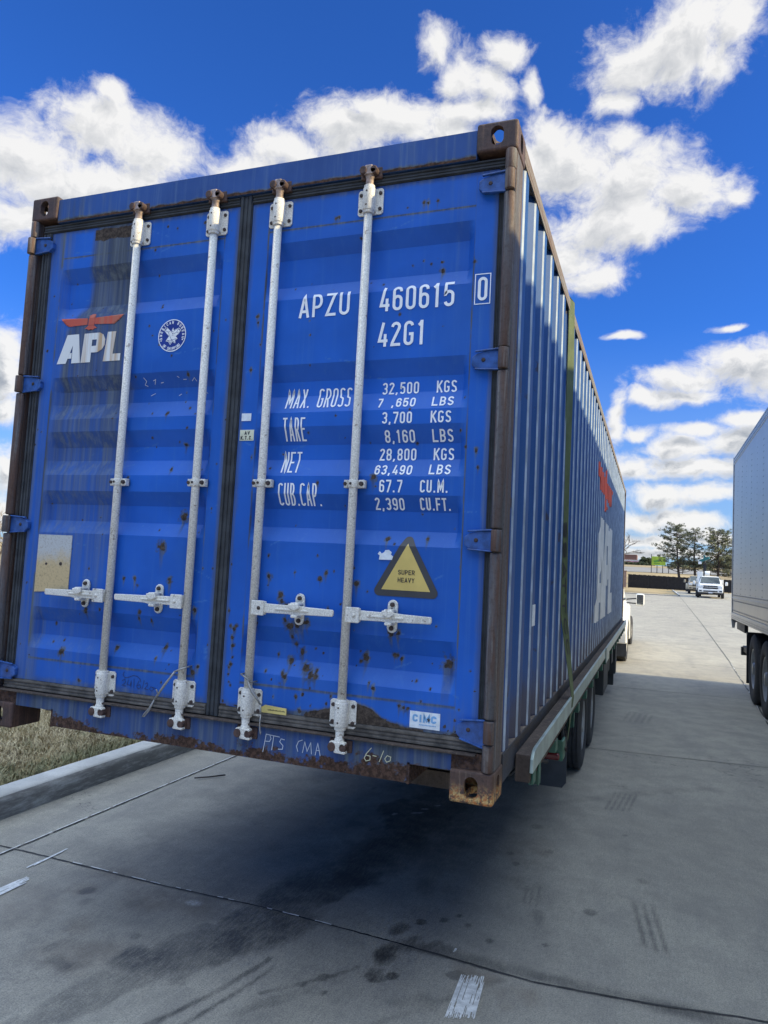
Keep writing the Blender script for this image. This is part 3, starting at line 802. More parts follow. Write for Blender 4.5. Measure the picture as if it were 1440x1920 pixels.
def wear_door(side):
    def fn(X, Z):
        x0, x1 = PAN[side]
        r = np.zeros_like(X); g_ = np.zeros_like(X); b_ = np.zeros_like(X)
        for (x, z, s_) in (SP_L if side == 'l' else SP_R):
            r = np.maximum(r, spot(X, Z, x, z, s_ * 0.95, s_ * 1.05))
            g_ = np.maximum(g_, 0.72 * spot(X, Z, x, z, s_ * 1.6, s_ * 2.0))
            g_ = np.maximum(g_, 0.75 * trail(X, Z, x, z - s_ * .4, s_ * 0.8, s_ * 6.5))
        rs_ = np.random.RandomState(5 if side == 'l' else 9)
        for k_ in range(110):
            x_ = rs_.uniform(*DX[side]); z_ = .24 + 2.15 * rs_.rand() ** (1.0 if side == 'l' else 1.9); s_ = rs_.uniform(.0018, .0048)
            m_ = (np.abs(X - x_) < .03) & (np.abs(Z - z_) < .05)
            if not m_.any(): continue
            r[m_] = np.maximum(r[m_], spot(X[m_], Z[m_], x_, z_, s_ * 1.3, s_ * 1.7)); g_[m_] = np.maximum(g_[m_], .6 * spot(X[m_], Z[m_], x_, z_, s_ * 2.4, s_ * 3.0))
        for k_ in range(26):      # scuffs and scratches
            x_, z_ = rs_.uniform(*DX[side]), rs_.uniform(.25, 2.35); a_ = rs_.uniform(-.5, .5); l_ = rs_.uniform(.02, .10)
            u_ = (X - x_) * math.cos(a_) + (Z - z_) * math.sin(a_); v_ = -(X - x_) * math.sin(a_) + (Z - z_) * math.cos(a_)
            b_ = np.maximum(b_, .8 * (1 - sst(np.abs(u_) / l_, .7, 1.0)) * (1 - sst(np.abs(v_), .001, .0045)) * (fbm(X * 80, Z * 80, 97) > .5))
        # seams
        for zz in (2.272, 0.330):
            inx = (X > x0) & (X < x1)
            g_ = np.maximum(g_, np.where(inx, 1 - sst(np.abs(Z - zz), 0.0015, 0.005), 0))
            g_ = np.maximum(g_, np.where(inx, 0.22 * (1 - sst(np.abs(Z - zz), 0.0, 0.03)), 0))
            r = np.maximum(r, np.where(inx & (zz < 1), 0.45 * (1 - sst(np.abs(Z - zz), 0.001, 0.010)) * fbm(X * 22, Z * 22, 41), 0))
        for xx in (x0, x1):
            g_ = np.maximum(g_, 0.9 * (1 - sst(np.abs(X - xx), 0.0015, 0.005)) * (0.35 + 0.9 * sst(fbm(X * 3, Z * 6, 9), .35, .65)))
        # perimeter grime
        e = np.minimum(np.minimum(X - (DX[side][0]), DX[side][1] - X), np.minimum((Z - .228) * 0.8, (2.41 - Z)))
        n5 = fbm(X * 14, Z * 14, 51)
        g_ = np.maximum(g_, 0.55 * (1 - sst(e, 0.002, 0.022 + 0.03 * n5)))
        # paler on the upward slopes of the ribs
        for a, b2, c, d_ in REC:
            up = (Z < c) & (Z > d_) & (X > x0) & (X < x1)
            b_ = np.maximum(b_, np.where(up, 0.20, 0))
        if side == 'l':
            n1 = fbm(X * 16, Z * 0.9, 61, 4); n2 = fbm(X * 60, Z * 1.2, 71, 4)
            edge = np.interp(Z, [0.2, 0.6, 0.9, 1.5, 1.95, 2.2, 2.41], [-0.62, -0.66, -0.60, -0.585, -0.58, -0.60, -0.61])
            ledge = np.interp(Z, [0.2, 0.9, 1.5, 1.9, 2.05, 2.25, 2.41], [-1.02, -1.02, -1.0, -0.95, -0.86, -0.83, -0.825])
            band = sst(X, ledge - 0.05, ledge + 0.03) * (1 - sst(X, edge - 0.01, edge + 0.035 + 0.03 * n1))
            st = np.interp(Z, [0.2, 0.6, 0.9, 1.2, 1.6, 2.0, 2.41], [0.20, 0.30, 0.42, 0.52, 0.64, 0.74, 0.84])
            g_ = np.maximum(g_, band * st * (0.70 + 0.55 * n2))
            left = (1 - sst(X, -1.0, -0.90)) * np.interp(Z, [0.2, 2.1, 2.41], [0.42, 0.30, 0.55]) * (0.5 + n2)
            g_ = np.maximum(g_, left)
            scr = (X > -0.828) & (X < -0.60)
            r = np.maximum(r, np.where(scr, (1 - sst(np.abs(Z - 2.372 - 0.02 * (n5 - .5)) / (0.024 + 0.02 * fbm(X * 40, Z * 3, 81)), 0.6, 1.1)), 0) * (0.55 + 0.6 * fbm(X * 30, Z * 60, 82)))
            low = (1 - sst(Z, 0.225, 0.26)) * sst(n5, .35, .6) * 0.6
            g_ = np.maximum(g_, low)
            b_ = np.maximum(b_, 0.16 * sst(fbm(X * 5, Z * 5, 91), .5, .8))
            b_ = np.maximum(b_, 0.9 * spot(X, Z, -0.040, 0.432, .020, .042) * sst(fbm(X * 60, Z * 160, 93), .3, .55))
        else:
            n2 = fbm(X * 60, Z * 1.5, 72, 4)
            top = 0.228 + 0.055 * np.exp(-((X - 0.69) / 0.09) ** 2) + 0.03 * np.exp(-((X - 0.56) / 0.10) ** 2) + 0.012 * fbm(X * 30, Z * 0 + 3, 95)
            r = np.maximum(r, (1 - sst(Z - top, -0.004, 0.012)) * sst(X, 0.40, 0.5) * (1 - sst(X, 0.80, 0.95)))
            g_ = np.maximum(g_, 0.8 * (1 - sst(Z - top, 0.0, 0.022)) * sst(X, 0.05, .2))
            r = np.maximum(r, (1 - sst(Z, 0.226, 0.25)) * sst(fbm(X * 24, Z * 24, 96), .42, .6) * 0.9)
            g_ = np.maximum(g_, trail(X, Z, 1.02, 0.485, 0.035, 0.26) * 0.75)
            g_ = np.maximum(g_, 0.30 * (1 - sst(np.abs(X - 0.98), 0.02, 0.10)) * n2 * sst(Z, 1.5, 2.4))
            g_ = np.maximum(g_, 0.35 * sst(X, 1.06, 1.075) * (1 - sst(Z, .22, .55)))
            g_ = np.maximum(g_, 0.38 * (1 - sst(np.hypot((X - 1.0) / 0.16, (Z - .27) / .1), .4, 1.1)))
            b_ = np.maximum(b_, 0.55 * trail(X, Z, 1.098, 1.30, 0.006, 0.28))
            b_ = np.maximum(b_, 0.14 * sst(fbm(X * 4, Z * 4, 92), .5, .8))
        return r, g_, b_
    return fn
DX = {'l': (-1.096, -0.019), 'r': (0.047, 1.148)}
doors = {}
for sd_ in 'lr':
    x0, x1 = DX[sd_]
    p0, p1 = PAN[sd_]
    xs = snap(x0, x1, 0.0055, (p0, p0 + .03, p1 - .03, p1))
    zs = snap(0.228, 2.410, 0.0055, ZBR)
    ex = MB()
    ex.box(x0, x1, DY + DEP + .004, DY + .062, 0.228, 2.41)
    for (a, b, c, d_) in ((x0, x0 + .004, .228, 2.41), (x1 - .004, x1, .228, 2.41)):
        ex.box(a, b, DY + .0015, DY + DEP + .002, c, d_)
    ex.box(x0, x1, DY + .0015, DY + DEP + .002, .228, .232); ex.box(x0, x1, DY + .0015, DY + DEP + .002, 2.406, 2.41)
    o = grid_obj('door', xs, zs, lambda X, Z: (X, door_y(X, Z), Z), wear_door(sd_), M_DOOR, box, ex)
    doors[sd_] = o
    o['label'] = ('left door with a grey grime streak and an eagle over red and white company letters' if sd_ == 'l'
                  else 'right door with white number and weight lettering and a yellow warning triangle')
DL, DR = doors['l'], doors['r']

# gaskets
def gasket(parent, boxes):
    mb = MB()
    for (a, b, c, d_, vert) in boxes:
        mb.cur = 1 if d_ < .3 else 0
        mb.box(a, b, DY - .004, DY + .05, c, d_)
        n_ = 3
        for i in range(n_):
            if vert:
                w_ = (b - a) / n_; mb.box(a + i * w_ + .003, a + (i + 1) * w_ - .003, DY - .010 + .003 * (i % 2), DY - .004, c + .001, d_ - .001)
            else:
                w_ = (d_ - c) / n_; mb.box(a + .001, b - .001, DY - .010 + .003 * (i % 2), DY - .004, c + i * w_ + .003, c + (i + 1) * w_ - .003)
    return mb.build('gasket', [M_GASK, M_GASKD], parent, bevel=0.002, seg=1)
gasket(DL, [(-1.150, -0.019, 2.412, 2.452, False), (-1.150, -0.019, 0.180, 0.226, False), (-1.150, -1.098, 0.228, 2.410, True), (-0.0165, 0.0445, 0.180, 2.452, True)])
gasket(DR, [(0.047, 1.172, 2.412, 2.452, False), (0.047, 1.172, 0.180, 0.226, False), (1.150, 1.173, 0.228, 2.410, True)])

# lettering on the right door
TXT = [('APZU', .308, .540, 1.874, .100, .0120), ('460615', .674, .987, 1.874, .101, .0120), ('42G1', .674, .873, 1.727, .100, .0120),
       ('MAX. GROSS', .262, .560, 1.488, .086, .0070), ('TARE', .263, .367, 1.350, .096, .0070), ('NET', .262, .345, 1.214, .092, .0070), ('CUB.CAP.', .260, .457, 1.077, .092, .0070),
       ('32,500', .692, .848, 1.538, .049, .0066), ('KGS', .922, 1.004, 1.538, .049, .0066), ('7', .684, .704, 1.479, .040, .0064), (',650', .744, .843, 1.479, .040, .0064), ('LBS', .912, 1.000, 1.479, .040, .0064),
       ('3,700', .710, .836, 1.411, .047, .0066), ('KGS', .913, .996, 1.411, .047, .0066), ('8,160', .718, .845, 1.339, .048, .0066), ('LBS', .917, 1.002, 1.340, .047, .0066),
       ('28,800', .695, .850, 1.267, .049, .0066), ('KGS', .922, 1.005, 1.268, .048, .0066), ('63,490', .686, .843, 1.206, .041, .0064), ('LBS', .913, 1.000, 1.208, .041, .0064),
       ('67.7', .713, .809, 1.135, .050, .0066), ('CU.M.', .883, .996, 1.136, .049, .0066), ('2,390', .692, .816, 1.067, .047, .0066), ('CU.FT.', .881, 1.004, 1.069, .047, .0066)]
for (s_, a, b, z, h, t) in TXT:
    mb = MB()
    text(mb, s_, a, b, h, t, lambda x, z_, l, z0=z: on_door(x, z_ + z0, l))
    mb.build('lettering', M_WHITE, DR)
mb = MB()
text(mb, '0', 1.080, 1.118, .094, .0115, lambda x, z_, l: on_door(x, z_ + 1.886, l))
stroke(mb, [(1.069, 1.873), (1.129, 1.873), (1.129, 1.992), (1.069, 1.992)], True, .0035, on_door)
mb.build('check_digit_box', M_WHITE, DR)
# small stickers
mb = MB(); mb.box(.060, .107, DY - .0022, DY - .001, 1.437, 1.470); mb.build('white_label', M_PAPER, DR)
mb = MB(); mb.box(.057, .126, DY - .0022, DY - .001, 1.351, 1.398); mb.cur = 1
text(mb, 'AV', .080, .106, .015, .0032, lambda x, z_, l: (x, DY - .003 - l, z_ + 1.377))
text(mb, 'K.T.C.', .062, .121, .016, .0032, lambda x, z_, l: (x, DY - .003 - l, z_ + 1.355))
mb.build('inspection_label', [M_PLATEG, M_BLACK], DR)
# warning triangle
def rtri(pts, r, n=6):
    out_ = []
    P_ = [np.array(p) for p in pts]
    for i in range(3):
        p = P_[i]; a = (P_[i - 1] - p); b = (P_[(i + 1) % 3] - p)
        a /= np.linalg.norm(a); b /= np.linalg.norm(b)
        half = math.acos(np.clip(a.dot(b), -1, 1)) / 2
        dist = r / math.tan(half)
        bis = (a + b) / np.linalg.norm(a + b)
        c = p + bis * r / math.sin(half)
        s0 = p + a * dist - c; s1 = p + b * dist - c
        a0 = math.atan2(s0[1], s0[0]); a1 = math.atan2(s1[1], s1[0])
        da = (a1 - a0 + math.pi) % (2 * math.pi) - math.pi
        out_ += [tuple(c + r * np.array([math.cos(a0 + da * k / n), math.sin(a0 + da * k / n)])) for k in range(n + 1)]
    return out_
def clip_drape(polys, name, mats, parent, off=.002):
    """polys: list of (2D outline, material index, lift); cut at the rib folds and laid on the door"""
    bm = bmesh.new()
    for (pl, mi, lift) in polys:
        vs = [bm.verts.new((p[0], -lift, p[1])) for p in pl]
        f = bm.faces.new(vs); f.material_index = mi
    bmesh.ops.triangulate(bm, faces=bm.faces[:])
    for z in ZBR:
        bmesh.ops.bisect_plane(bm, geom=bm.verts[:] + bm.edges[:] + bm.faces[:], plane_co=(0, 0, z), plane_no=(0, 0, 1))
    for v in bm.verts:
        v.co.y = float(door_y(v.co.x, v.co.z)) - off + v.co.y
    me = bpy.data.meshes.new(name); bm.to_mesh(me); bm.free()
    for m in mats: me.materials.append(m)
    o = bpy.data.objects.new(name, me); COL.objects.link(o); o.parent = parent
    return o
tri = clip_drape([(rtri([(.844, .985), (.700, .728), (.988, .728)], .020), 0, 0), ([(.845, .935), (.744, .753), (.944, .753)], 1, .0008)], 'warning_sticker', [M_STKBLK, M_YELLOW, M_BLACK], DR)
mb = MB()
text(mb, 'SUPER', .811, .879, .0180, .0027, lambda x, z_, l: (x, DY - .0042 - l, z_ + .814), gap=.25)
text(mb, 'HEAVY', .811, .879, .0180, .0027, lambda x, z_, l: (x, DY - .0042 - l, z_ + .784), gap=.25)
mb.build('sticker_lettering', M_BLACK, DR)
rng = random.Random(3)
pp = [(.722 + .064 * u, .868 + .04 * v_) for (u, v_) in ((.1, 0), (.95, .02), (1, .35), (.85, .55), (.9, .75), (.72, 1), (.5, .95), (.42, .75), (.25, .6), (.12, .8), (.0, .55), (.14, .42))]
mb = MB(); mb.prism(pp, lambda a, b: (a, DY - .0045, b), lambda a, b: (a, DY - .0005, b)); mb.build('torn_paper', M_PAPER, DR)
mb = MB(); mb.box(.886, 1.005, DY - .0022, DY - .001, .240, .302); mb.cur = 1
text(mb, 'CIMC', .897, .992, .028, .0075, lambda x, z_, l: (x, DY - .003 - l, z_ + .263), gap=.18)
for i in range(12):
    mb.box(.925 + i * .0055, .9285 + i * .0055, DY - .003, DY - .0024, .2515, .256)
mb.cur = 2
mb.prism([(.962 + .006 * math.cos(a) * (1 + .4 * ((k * 7) % 3 - 1)), .274 + .006 * math.sin(a) * (1 + .5 * ((k * 5) % 3 - 1))) for k, a in enumerate(np.linspace(0, 2 * math.pi, 12)[:-1])], lambda a, b: (a, DY - .0036, b), lambda a, b: (a, DY - .0031, b))
mb.build('maker_sticker', [M_PAPER, M_CIMC, M_BOLT], DR)
# left door markings
LU, LV = (-1.000, .380), (1.742, .142)
def lp(pts): return [(LU[0] + LU[1] * u, LV[0] + LV[1] * v_) for u, v_ in pts]
APL = [[(0, 0), (.145, 0), (.24, .62), (.24, 1), (.14, 1)], [(.235, 0), (.375, 0), (.325, 1), (.2401, 1), (.2401, .62)], [(.172, .17), (.2275, .17), (.232, .36), (.201, .36)],
       [(.385, 0), (.535, 0), (.545, 1), (.415, 1)], [(.545, 1), (.66, 1), (.715, .92), (.615, .77), (.543, .77)], [(.715, .92), (.748, .76), (.745, .56), (.705, .42), (.61, .56), (.615, .77)], [(.705, .42), (.64, .33), (.538, .33), (.541, .55), (.61, .56)],
       [(.735, 0), (.87, 0), (.91, 1), (.78, 1)], [(.8701, 0), (1, 0), (1, .24), (.8797, .24)]]
clip_drape([(lp(p), 0, 0) for p in APL], 'company_letters', [M_LOGOW], DL)
EAG = [[(0, .84), (.04, .66), (.075, .68), (.07, .52), (.11, .54), (.10, .40), (.145, .42), (.14, .30), (.44, .34), (.44, .72)], [(1, .80), (.965, .62), (.93, .64), (.935, .48), (.895, .50), (.90, .38), (.86, .40), (.865, .27), (.56, .34), (.56, .72)],
       [(.452, .30), (.548, .30), (.565, .62), (.53, .82), (.55, .90), (.535, 1), (.49, 1), (.462, .92), (.435, .88), (.468, .84), (.455, .62)], [(.462, .285), (.538, .285), (.60, .10), (.555, .08), (.53, 0), (.50, .05), (.465, .0), (.44, .08), (.40, .09)]]
EU = (1.900, .082)
clip_drape([([(LU[0] + .002 + LU[1] * u, EU[0] + EU[1] * v_) for u, v_ in p], 0, 0) for p in EAG], 'eagle_emblem', [M_LOGOR], DL)
M_NAVY = simple('navy_print', (0.008, 0.03, 0.24), 0.45)
# round classification emblem
mb = MB(); ex_, ez_, er_ = -.3355, 1.842, .0735
ci = [(ex_ + er_ * math.cos(a), ez_ + er_ * math.sin(a)) for a in np.linspace(0, 2 * math.pi, 41)[:-1]]
mb.cur = 1
mb.prism([(ex_ + .071 * math.cos(a), ez_ + .071 * math.sin(a)) for a in np.linspace(0, 2 * math.pi, 41)[:-1]], lambda a, b: (a, DY - .0016, b), lambda a, b: (a, DY - .0006, b))
mb.cur = 0
stroke(mb, ci, True, .0040, on_door)
def around(s_, a0, a1, rr, flip):
    n_ = len(s_)
    for i, c in enumerate(s_):
        if c == ' ': continue
        a = R_(a0 + (a1 - a0) * i / (n_ - 1)); w_ = .0084; hh = .0145
        for k, (pts, cl) in enumerate(glyph(c, w_, hh, .0026)):
            q = []
            for (u, v_) in resample(pts, .004):
                u -= w_ / 2; v_ -= hh / 2
                if flip: u, v_ = -u, -v_
                rad = rr + v_
                ang = a - u / rr
                q.append((ex_ + rad * math.cos(ang), ez_ + rad * math.sin(ang)))
            stroke(mb, q, cl, .0026, on_door, .0001 * k)
around('AMERICAN BUREAU', 192, -12, .0615, False)
around('OF SHIPPING', 228, 312, .0615, True)
for sx_ in (-1, 1):
    mb.prism([(ex_ + sx_ * .058 + .0035 * math.cos(a), ez_ - .022 + .0035 * math.sin(a)) for a in np.linspace(0, 6.28, 9)[:-1]], lambda a, b: (a, DY - .0032, b), lambda a, b: (a, DY - .0012, b))
for pl in ([(-.046, .030), (-.03, .038), (-.01, .02), (.004, .004), (-.012, -.004), (-.03, .012)], [(.006, .004), (.014, .024), (.036, .032), (.046, .022), (.036, .008), (.018, -.006)],
           [(-.012, .0), (.016, -.002), (.030, -.016), (.018, -.022), (.020, -.036), (.004, -.028), (-.006, -.042), (-.016, -.028), (-.030, -.024), (-.022, -.012)], [(-.006, .012), (.004, .034), (.010, .014)]):
    # feathers and arms of the spread bird, left open between strokes
    mb.prism([(ex_ + u * .88, ez_ + v_ * .88) for u, v_ in pl], lambda a, b: (a, DY - .0026, b), lambda a, b: (a, DY - .0018, b))
    stroke(mb, [(ex_ + u, ez_ + v_) for u, v_ in pl], True, .0026, on_door, .0008); mb.cur = 1
    cxp = sum(u for u, _ in pl) / len(pl); czp = sum(v_ for _, v_ in pl) / len(pl)
    for (u, v_) in pl[::2]:
        stroke(mb, [(ex_ + cxp, ez_ + czp), (ex_ + u * .8 + cxp * .2, ez_ + v_ * .8 + czp * .2)], False, .0016, on_door, .0016)
    mb.cur = 0
mb.build('round_emblem', [M_WHITE, M_NAVY], DL)
mb = MB(); mb.prism([(-1.015, .913), (-.812, .913), (-.812, .655), (-1.015, .640)], lambda a, b: (a, DY - .0035, b), lambda a, b: (a, DY - .0005, b)); mb.cur = 1
for (u, v_, r_) in ((-.955, .775, .006), (-.868, .778, .0085)):
    mb.prism([(u + r_ * math.cos(a), v_ + r_ * math.sin(a)) for a in np.linspace(0, 6.28, 11)[:-1]], lambda a, b: (a, DY - .005, b), lambda a, b: (a, DY - .0036, b))
mb.build('data_plate', [M_DPLATE, M_BOLT], DL)
# pen scribble and faint chalk on the left door
mb = MB()
for pl in ([(-.455, .318), (-.462, .304), (-.450, .292), (-.428, .296), (-.405, .306), (-.385, .304), (-.368, .294), (-.362, .280)], [(-.464, .276), (-.45, .286), (-.444, .272), (-.462, .258), (-.44, .256)], [(-.43, .284), (-.436, .262), (-.418, .262), (-.414, .284), (-.414, .252)],
           [(-.40, .292), (-.398, .252)], [(-.372, .286), (-.384, .262), (-.374, .250), (-.360, .258), (-.366, .270), (-.38, .264)], [(-.345, .292), (-.352, .252)], [(-.338, .276), (-.328, .282), (-.326, .27), (-.34, .254), (-.318, .252)], [(-.306, .268), (-.314, .256), (-.302, .248), (-.292, .258), (-.304, .266), (-.282, .262), (-.276, .252)]):
    stroke(mb, pl, False, .0022, on_door)
mb.build('pen_scribble', M_PEN, DL)
mb = MB()
for pl in ([(-.485, 1.655), (-.472, 1.640), (-.485, 1.625), (-.470, 1.618)], [(-.435, 1.64), (-.42, 1.645), (-.43, 1.625)], [(-.395, 1.63), (-.38, 1.632)], [(-.30, 1.655), (-.29, 1.648)], [(-.27, 1.64), (-.252, 1.640)], [(-.225, 1.632), (-.21, 1.645), (-.20, 1.63)], [(-.455, 1.575), (-.43, 1.585)], [(-.30, 1.57), (-.285, 1.578)], [(-.16, 1.585), (-.145, 1.575)]):
    mb = MB(); stroke(mb, pl, False, .0026, on_door)
    mb.build('chalk_mark', M_CHALK, DL)

# hinges
def hinge(side, zc, parent, drop=0.0):
    s_ = 1 if side == 'r' else -1
    mb = MB()
    a, b, c = 1.072 * s_, 1.092 * s_, 1.182 * s_
    outl = [(a, zc - .018), (b, zc - .033 - drop * .3), (c, zc - .038 - drop), (c, zc + .036), (1.125 * s_, zc + .034), (b, zc + .026), (a, zc + .012)]
    mb.prism(outl, lambda x, z: (x, DY - .022, z), lambda x, z: (x, DY + .002, z))
    mb.bar((1.085 * s_, DY - .024, zc + .033), (1.18 * s_, DY - .024, zc + .040), .012, .007)
    mb.bar((1.085 * s_, DY - .022, zc - .034), (1.18 * s_, DY - .022, zc - .040 - drop), .012, .006)
    mb.cur = 1
    mb.lathe((1.118 * s_, DY - .026, zc + .0), (0, 1, 0), [(0, 0.0), (0, .0075), (.006, .0085)], 12)
    mb.cur = 2
    mb.smooth = True
    mb.tube([(1.196 * s_, -.002, zc - .040), (1.196 * s_, -.002, zc + .040)], .0195, 14)
    return mb.build('hinge', [M_DOOR if False else M_HINGE, M_BOLT, M_POST], parent, bevel=0.003, seg=2)
M_HINGE = simple("hinge_paint", (0.026, 0.085, 0.28), 0.4, var=0.35, scale=30, bump=0.1)
for zc in (2.345, 1.645, .957, .262):
    hinge('r', zc, DR, .02 if zc < .5 else 0); hinge('l', zc, DL, 0)

# locking bars
def locking_bar(x, hx, kx, ex, lab):
    mb = MB(); mb.smooth = True
    mb.tube([(x, .004, .30), (x, .004, 2.29)], .0175, 18)
    o = mb.build('locking_bar', M_BAR, box)
    o['label'] = lab
    for (za, zb, up) in ((2.283, 2.402, 1), (.200, .317, -1)):
        mb = MB()
        mb.prism([(x - .058 + .01 * (q in (0, 3)), z_) for q, z_ in ()] or [(x - .056, za + .012), (x - .048, za + .004), (x + .048, za + .004), (x + .056, za + .012), (x + .056, zb - .012), (x + .048, zb - .004), (x - .048, zb - .004), (x - .056, zb - .012)],
                 lambda a, b: (a, DY - .008, b), lambda a, b: (a, DY - .001, b))
        mb.smooth = True
        mb.tube([(x, .004, za), (x, .004, za + .012), (x, .004, za + .013), (x, .004, zb - .013), (x, .004, zb - .012), (x, .004, zb)], [.0235, .0235, .0265, .0265, .0235, .0235], 18)
        mb.smooth = False
        mb.hexa([(x - .0265, .006, za + .013), (x + .0265, .006, za + .013), (x + .0265, DY - .006, za + .013), (x - .0265, DY - .006, za + .013), (x - .0265, .006, zb - .013), (x + .0265, .006, zb - .013), (x + .0265, DY - .006, zb - .013), (x - .0265, DY - .006, zb - .013)])
        mb.cur = 1
        for bx in (-.043, .043):
            for bz in (za + .026, zb - .026):
                mb.lathe((x + bx, DY - .014, bz), (0, 1, 0), [(0, 0), (0, .0075), (.008, .0085)], 8)
        for bz in (za + .03, zb - .03):
            mb.lathe((x - .002, -.0235, bz), (0, 1, 0), [(0, 0), (0, .0042), (.003, .0046)], 8)
        mb.build('bearing_bracket', [M_BAR, M_BOLT], o, bevel=.002, seg=2)
        # cam end
        mb = MB()
        z0 = zb if up > 0 else za
        mb.smooth = True
        mb.tube([(x, .002, z0 - .002 * up), (x, .002, z0 + .030 * up), (x, .002, z0 + .034 * up), (x, .002, z0 + .046 * up)], [.018, .016, .019, .021], 14)
        mb.smooth = False
        zc = z0 + .060 * up
        mb.prism([(x - .034, zc - .012), (x - .018, zc - .020), (x + .018, zc - .020), (x + .034, zc - .010), (x + .032, zc + .004), (x + .014, zc + .006), (x + .016, zc + .020), (x - .016, zc + .020), (x - .014, zc + .006), (x - .034, zc + .002)] if up > 0 else
                 [(x - .032, zc + .018), (x + .030, zc + .018), (x + .034, zc + .008), (x + .015, zc + .002), (x + .014, zc - .010), (x + .036, zc - .016), (x + .034, zc - .026), (x - .012, zc - .024), (x - .014, zc + .002), (x - .034, zc + .008)],
                 lambda a, b: (a, -.022, b), lambda a, b: (a, .004, b))
        mb.build('cam', [M_CAMT if up > 0 else M_BAR], o, bevel=.003, seg=2)
        mb = MB()
        for s_ in (-1, 1):
            mb.prism([(x + s_ * .022 + .017 * math.cos(a), zc - .002 + .019 * math.sin(a)) for a in np.linspace(0, 2 * math.pi, 9)[:-1]], lambda a, b: (a, -.028 + .006 * (s_ > 0), b), lambda a, b: (a, DY - .012, b))
        mb.prism([(x - .045, zc + .024), (x - .045, zc - .024), (x + .05, zc - .026), (x + .05, zc + .022)], lambda a, b: (a, DY - .020, b), lambda a, b: (a, DY - .002, b))
        mb.build('cam_keeper', M_CASTK, o, bevel=.004, seg=2)
    # mid guide
    mb = MB()
    mb.box(x - .040, x + .050, DY - .014, DY - .006, 1.148, 1.180)
    mb.box(x - .040, x - .024, -.002, DY - .006, 1.148, 1.180); mb.box(x + .024, x + .050, -.004, DY - .006, 1.148, 1.180)
    mb.smooth = True
    mb.tube([(x, .004, 1.148), (x, .004, 1.180)], .0215, 16); mb.smooth = False
    mb.cur = 1
    mb.lathe((x + .037, -.014, 1.164), (0, 1, 0), [(0, 0), (0, .009), (.010, .010)], 8)
    mb.lathe((x - .005, -.0205, 1.164), (0, 1, 0), [(0, 0), (0, .006), (.004, .006)], 8)
    mb.lathe((x - .034, -.008, 1.164), (0, 1, 0), [(0, 0), (0, .008), (.01, .008)], 8)
    mb.build('guide_clamp', [M_BAR, M_BOLT], o, bevel=.0025, seg=2)
    # handle
    s_ = 1 if ex > x else -1
    mb = MB()
    zz = .648
    mb.box(min(x + s_ * .008, x + s_ * .066), max(x + s_ * .008, x + s_ * .066), -.030, -.020, zz - .030, zz + .030)
    mb.box(min(x + s_ * .008, x + s_ * .058), max(x + s_ * .008, x + s_ * .058), .004, .013, zz - .028, zz + .026)
    mb.cur = 1
    mb.lathe((x + s_ * .044, -.036, zz), (0, 1, 0), [(0, 0), (.0005, .007), (.006, .008)], 10)
    mb.build('handle_hub', [M_BAR, M_BAR if s_ < 0 or x > .4 else M_BOLT], o, bevel=.003, seg=2)
    mb = MB()
    q0 = x + s_ * .050
    pl = [(q0, zz - .019), (kx - s_ * .03, zz - .017), (kx + s_ * .01, zz - .022), (kx + s_ * .045, zz - .016), (ex, zz - .014), (ex + s_ * .004, zz - .006), (ex + s_ * .004, zz + .010), (ex, zz + .013), (kx + s_ * .05, zz + .016), (kx, zz + .020), (kx - s_ * .04, zz + .018), (q0, zz + .020)]
    mb.prism(pl, lambda a, b: (a, -.021, b), lambda a, b: (a, -.010, b))
    mb.prism([(kx - s_ * .09, zz - .004), (kx + s_ * .06, zz - .004), (kx + s_ * .06, zz + .004), (kx - s_ * .09, zz + .005)], lambda a, b: (a, -.026, b), lambda a, b: (a, -.020, b))
    mb.build('handle', M_BAR, o, bevel=.004, seg=2)
    mb = MB()
    kz = zz + .004
    oval = [(kx + .021 * math.cos(a), kz + .042 + .021 * math.sin(a)) for a in np.linspace(0, math.pi, 9)] + [(kx + .021 * math.cos(a), kz - .044 + .021 * math.sin(a)) for a in np.linspace(math.pi, 2 * math.pi, 9)]
    mb.prism(oval, lambda a, b: (a, DY - .012, b), lambda a, b: (a, DY - .001, b))
    mb.box(kx - .017, kx + .017, -.034, DY - .010, kz + .014, kz + .027)
    mb.prism([(kx - .026, kz + .022), (kx + .02, kz + .024), (kx + .026, kz + .006), (kx + .004, kz - .006), (kx - .022, kz + .004)], lambda a, b: (a, -.038, b), lambda a, b: (a, -.028, b))
    mb.box(kx - .014, kx + .014, -.032, DY - .010, kz - .034, kz - .022)
    mb.cur = 1
    for bz in (.044, -.047):
        mb.lathe((kx, DY - .024, kz + bz), (0, 1, 0), [(0, 0), (0, .0085), (.012, .0095)], 10)
    mb.build('handle_keeper', [M_BAR, M_BOLT], o, bevel=.004, seg=2)
M_CAMT = simple("bronzed_cam", (0.36, 0.27, 0.215), 0.42, metal=0.25, var=0.45, scale=45, bump=0.2)
M_CASTK = simple("rusty_keeper", (0.075, 0.042, 0.032), 0.75, var=0.4, scale=50, bump=0.3)
locking_bar(-.553, -.604, -.703, -.900, 'locking bar nearest the left door hinges')
locking_bar(-.133, -.187, -.295, -.500, 'locking bar left of the centre gasket')
locking_bar(.192, .236, .397, .561, 'locking bar right of the centre gasket')
locking_bar(.612, .650, .798, .964, 'locking bar between the code letters and numbers')

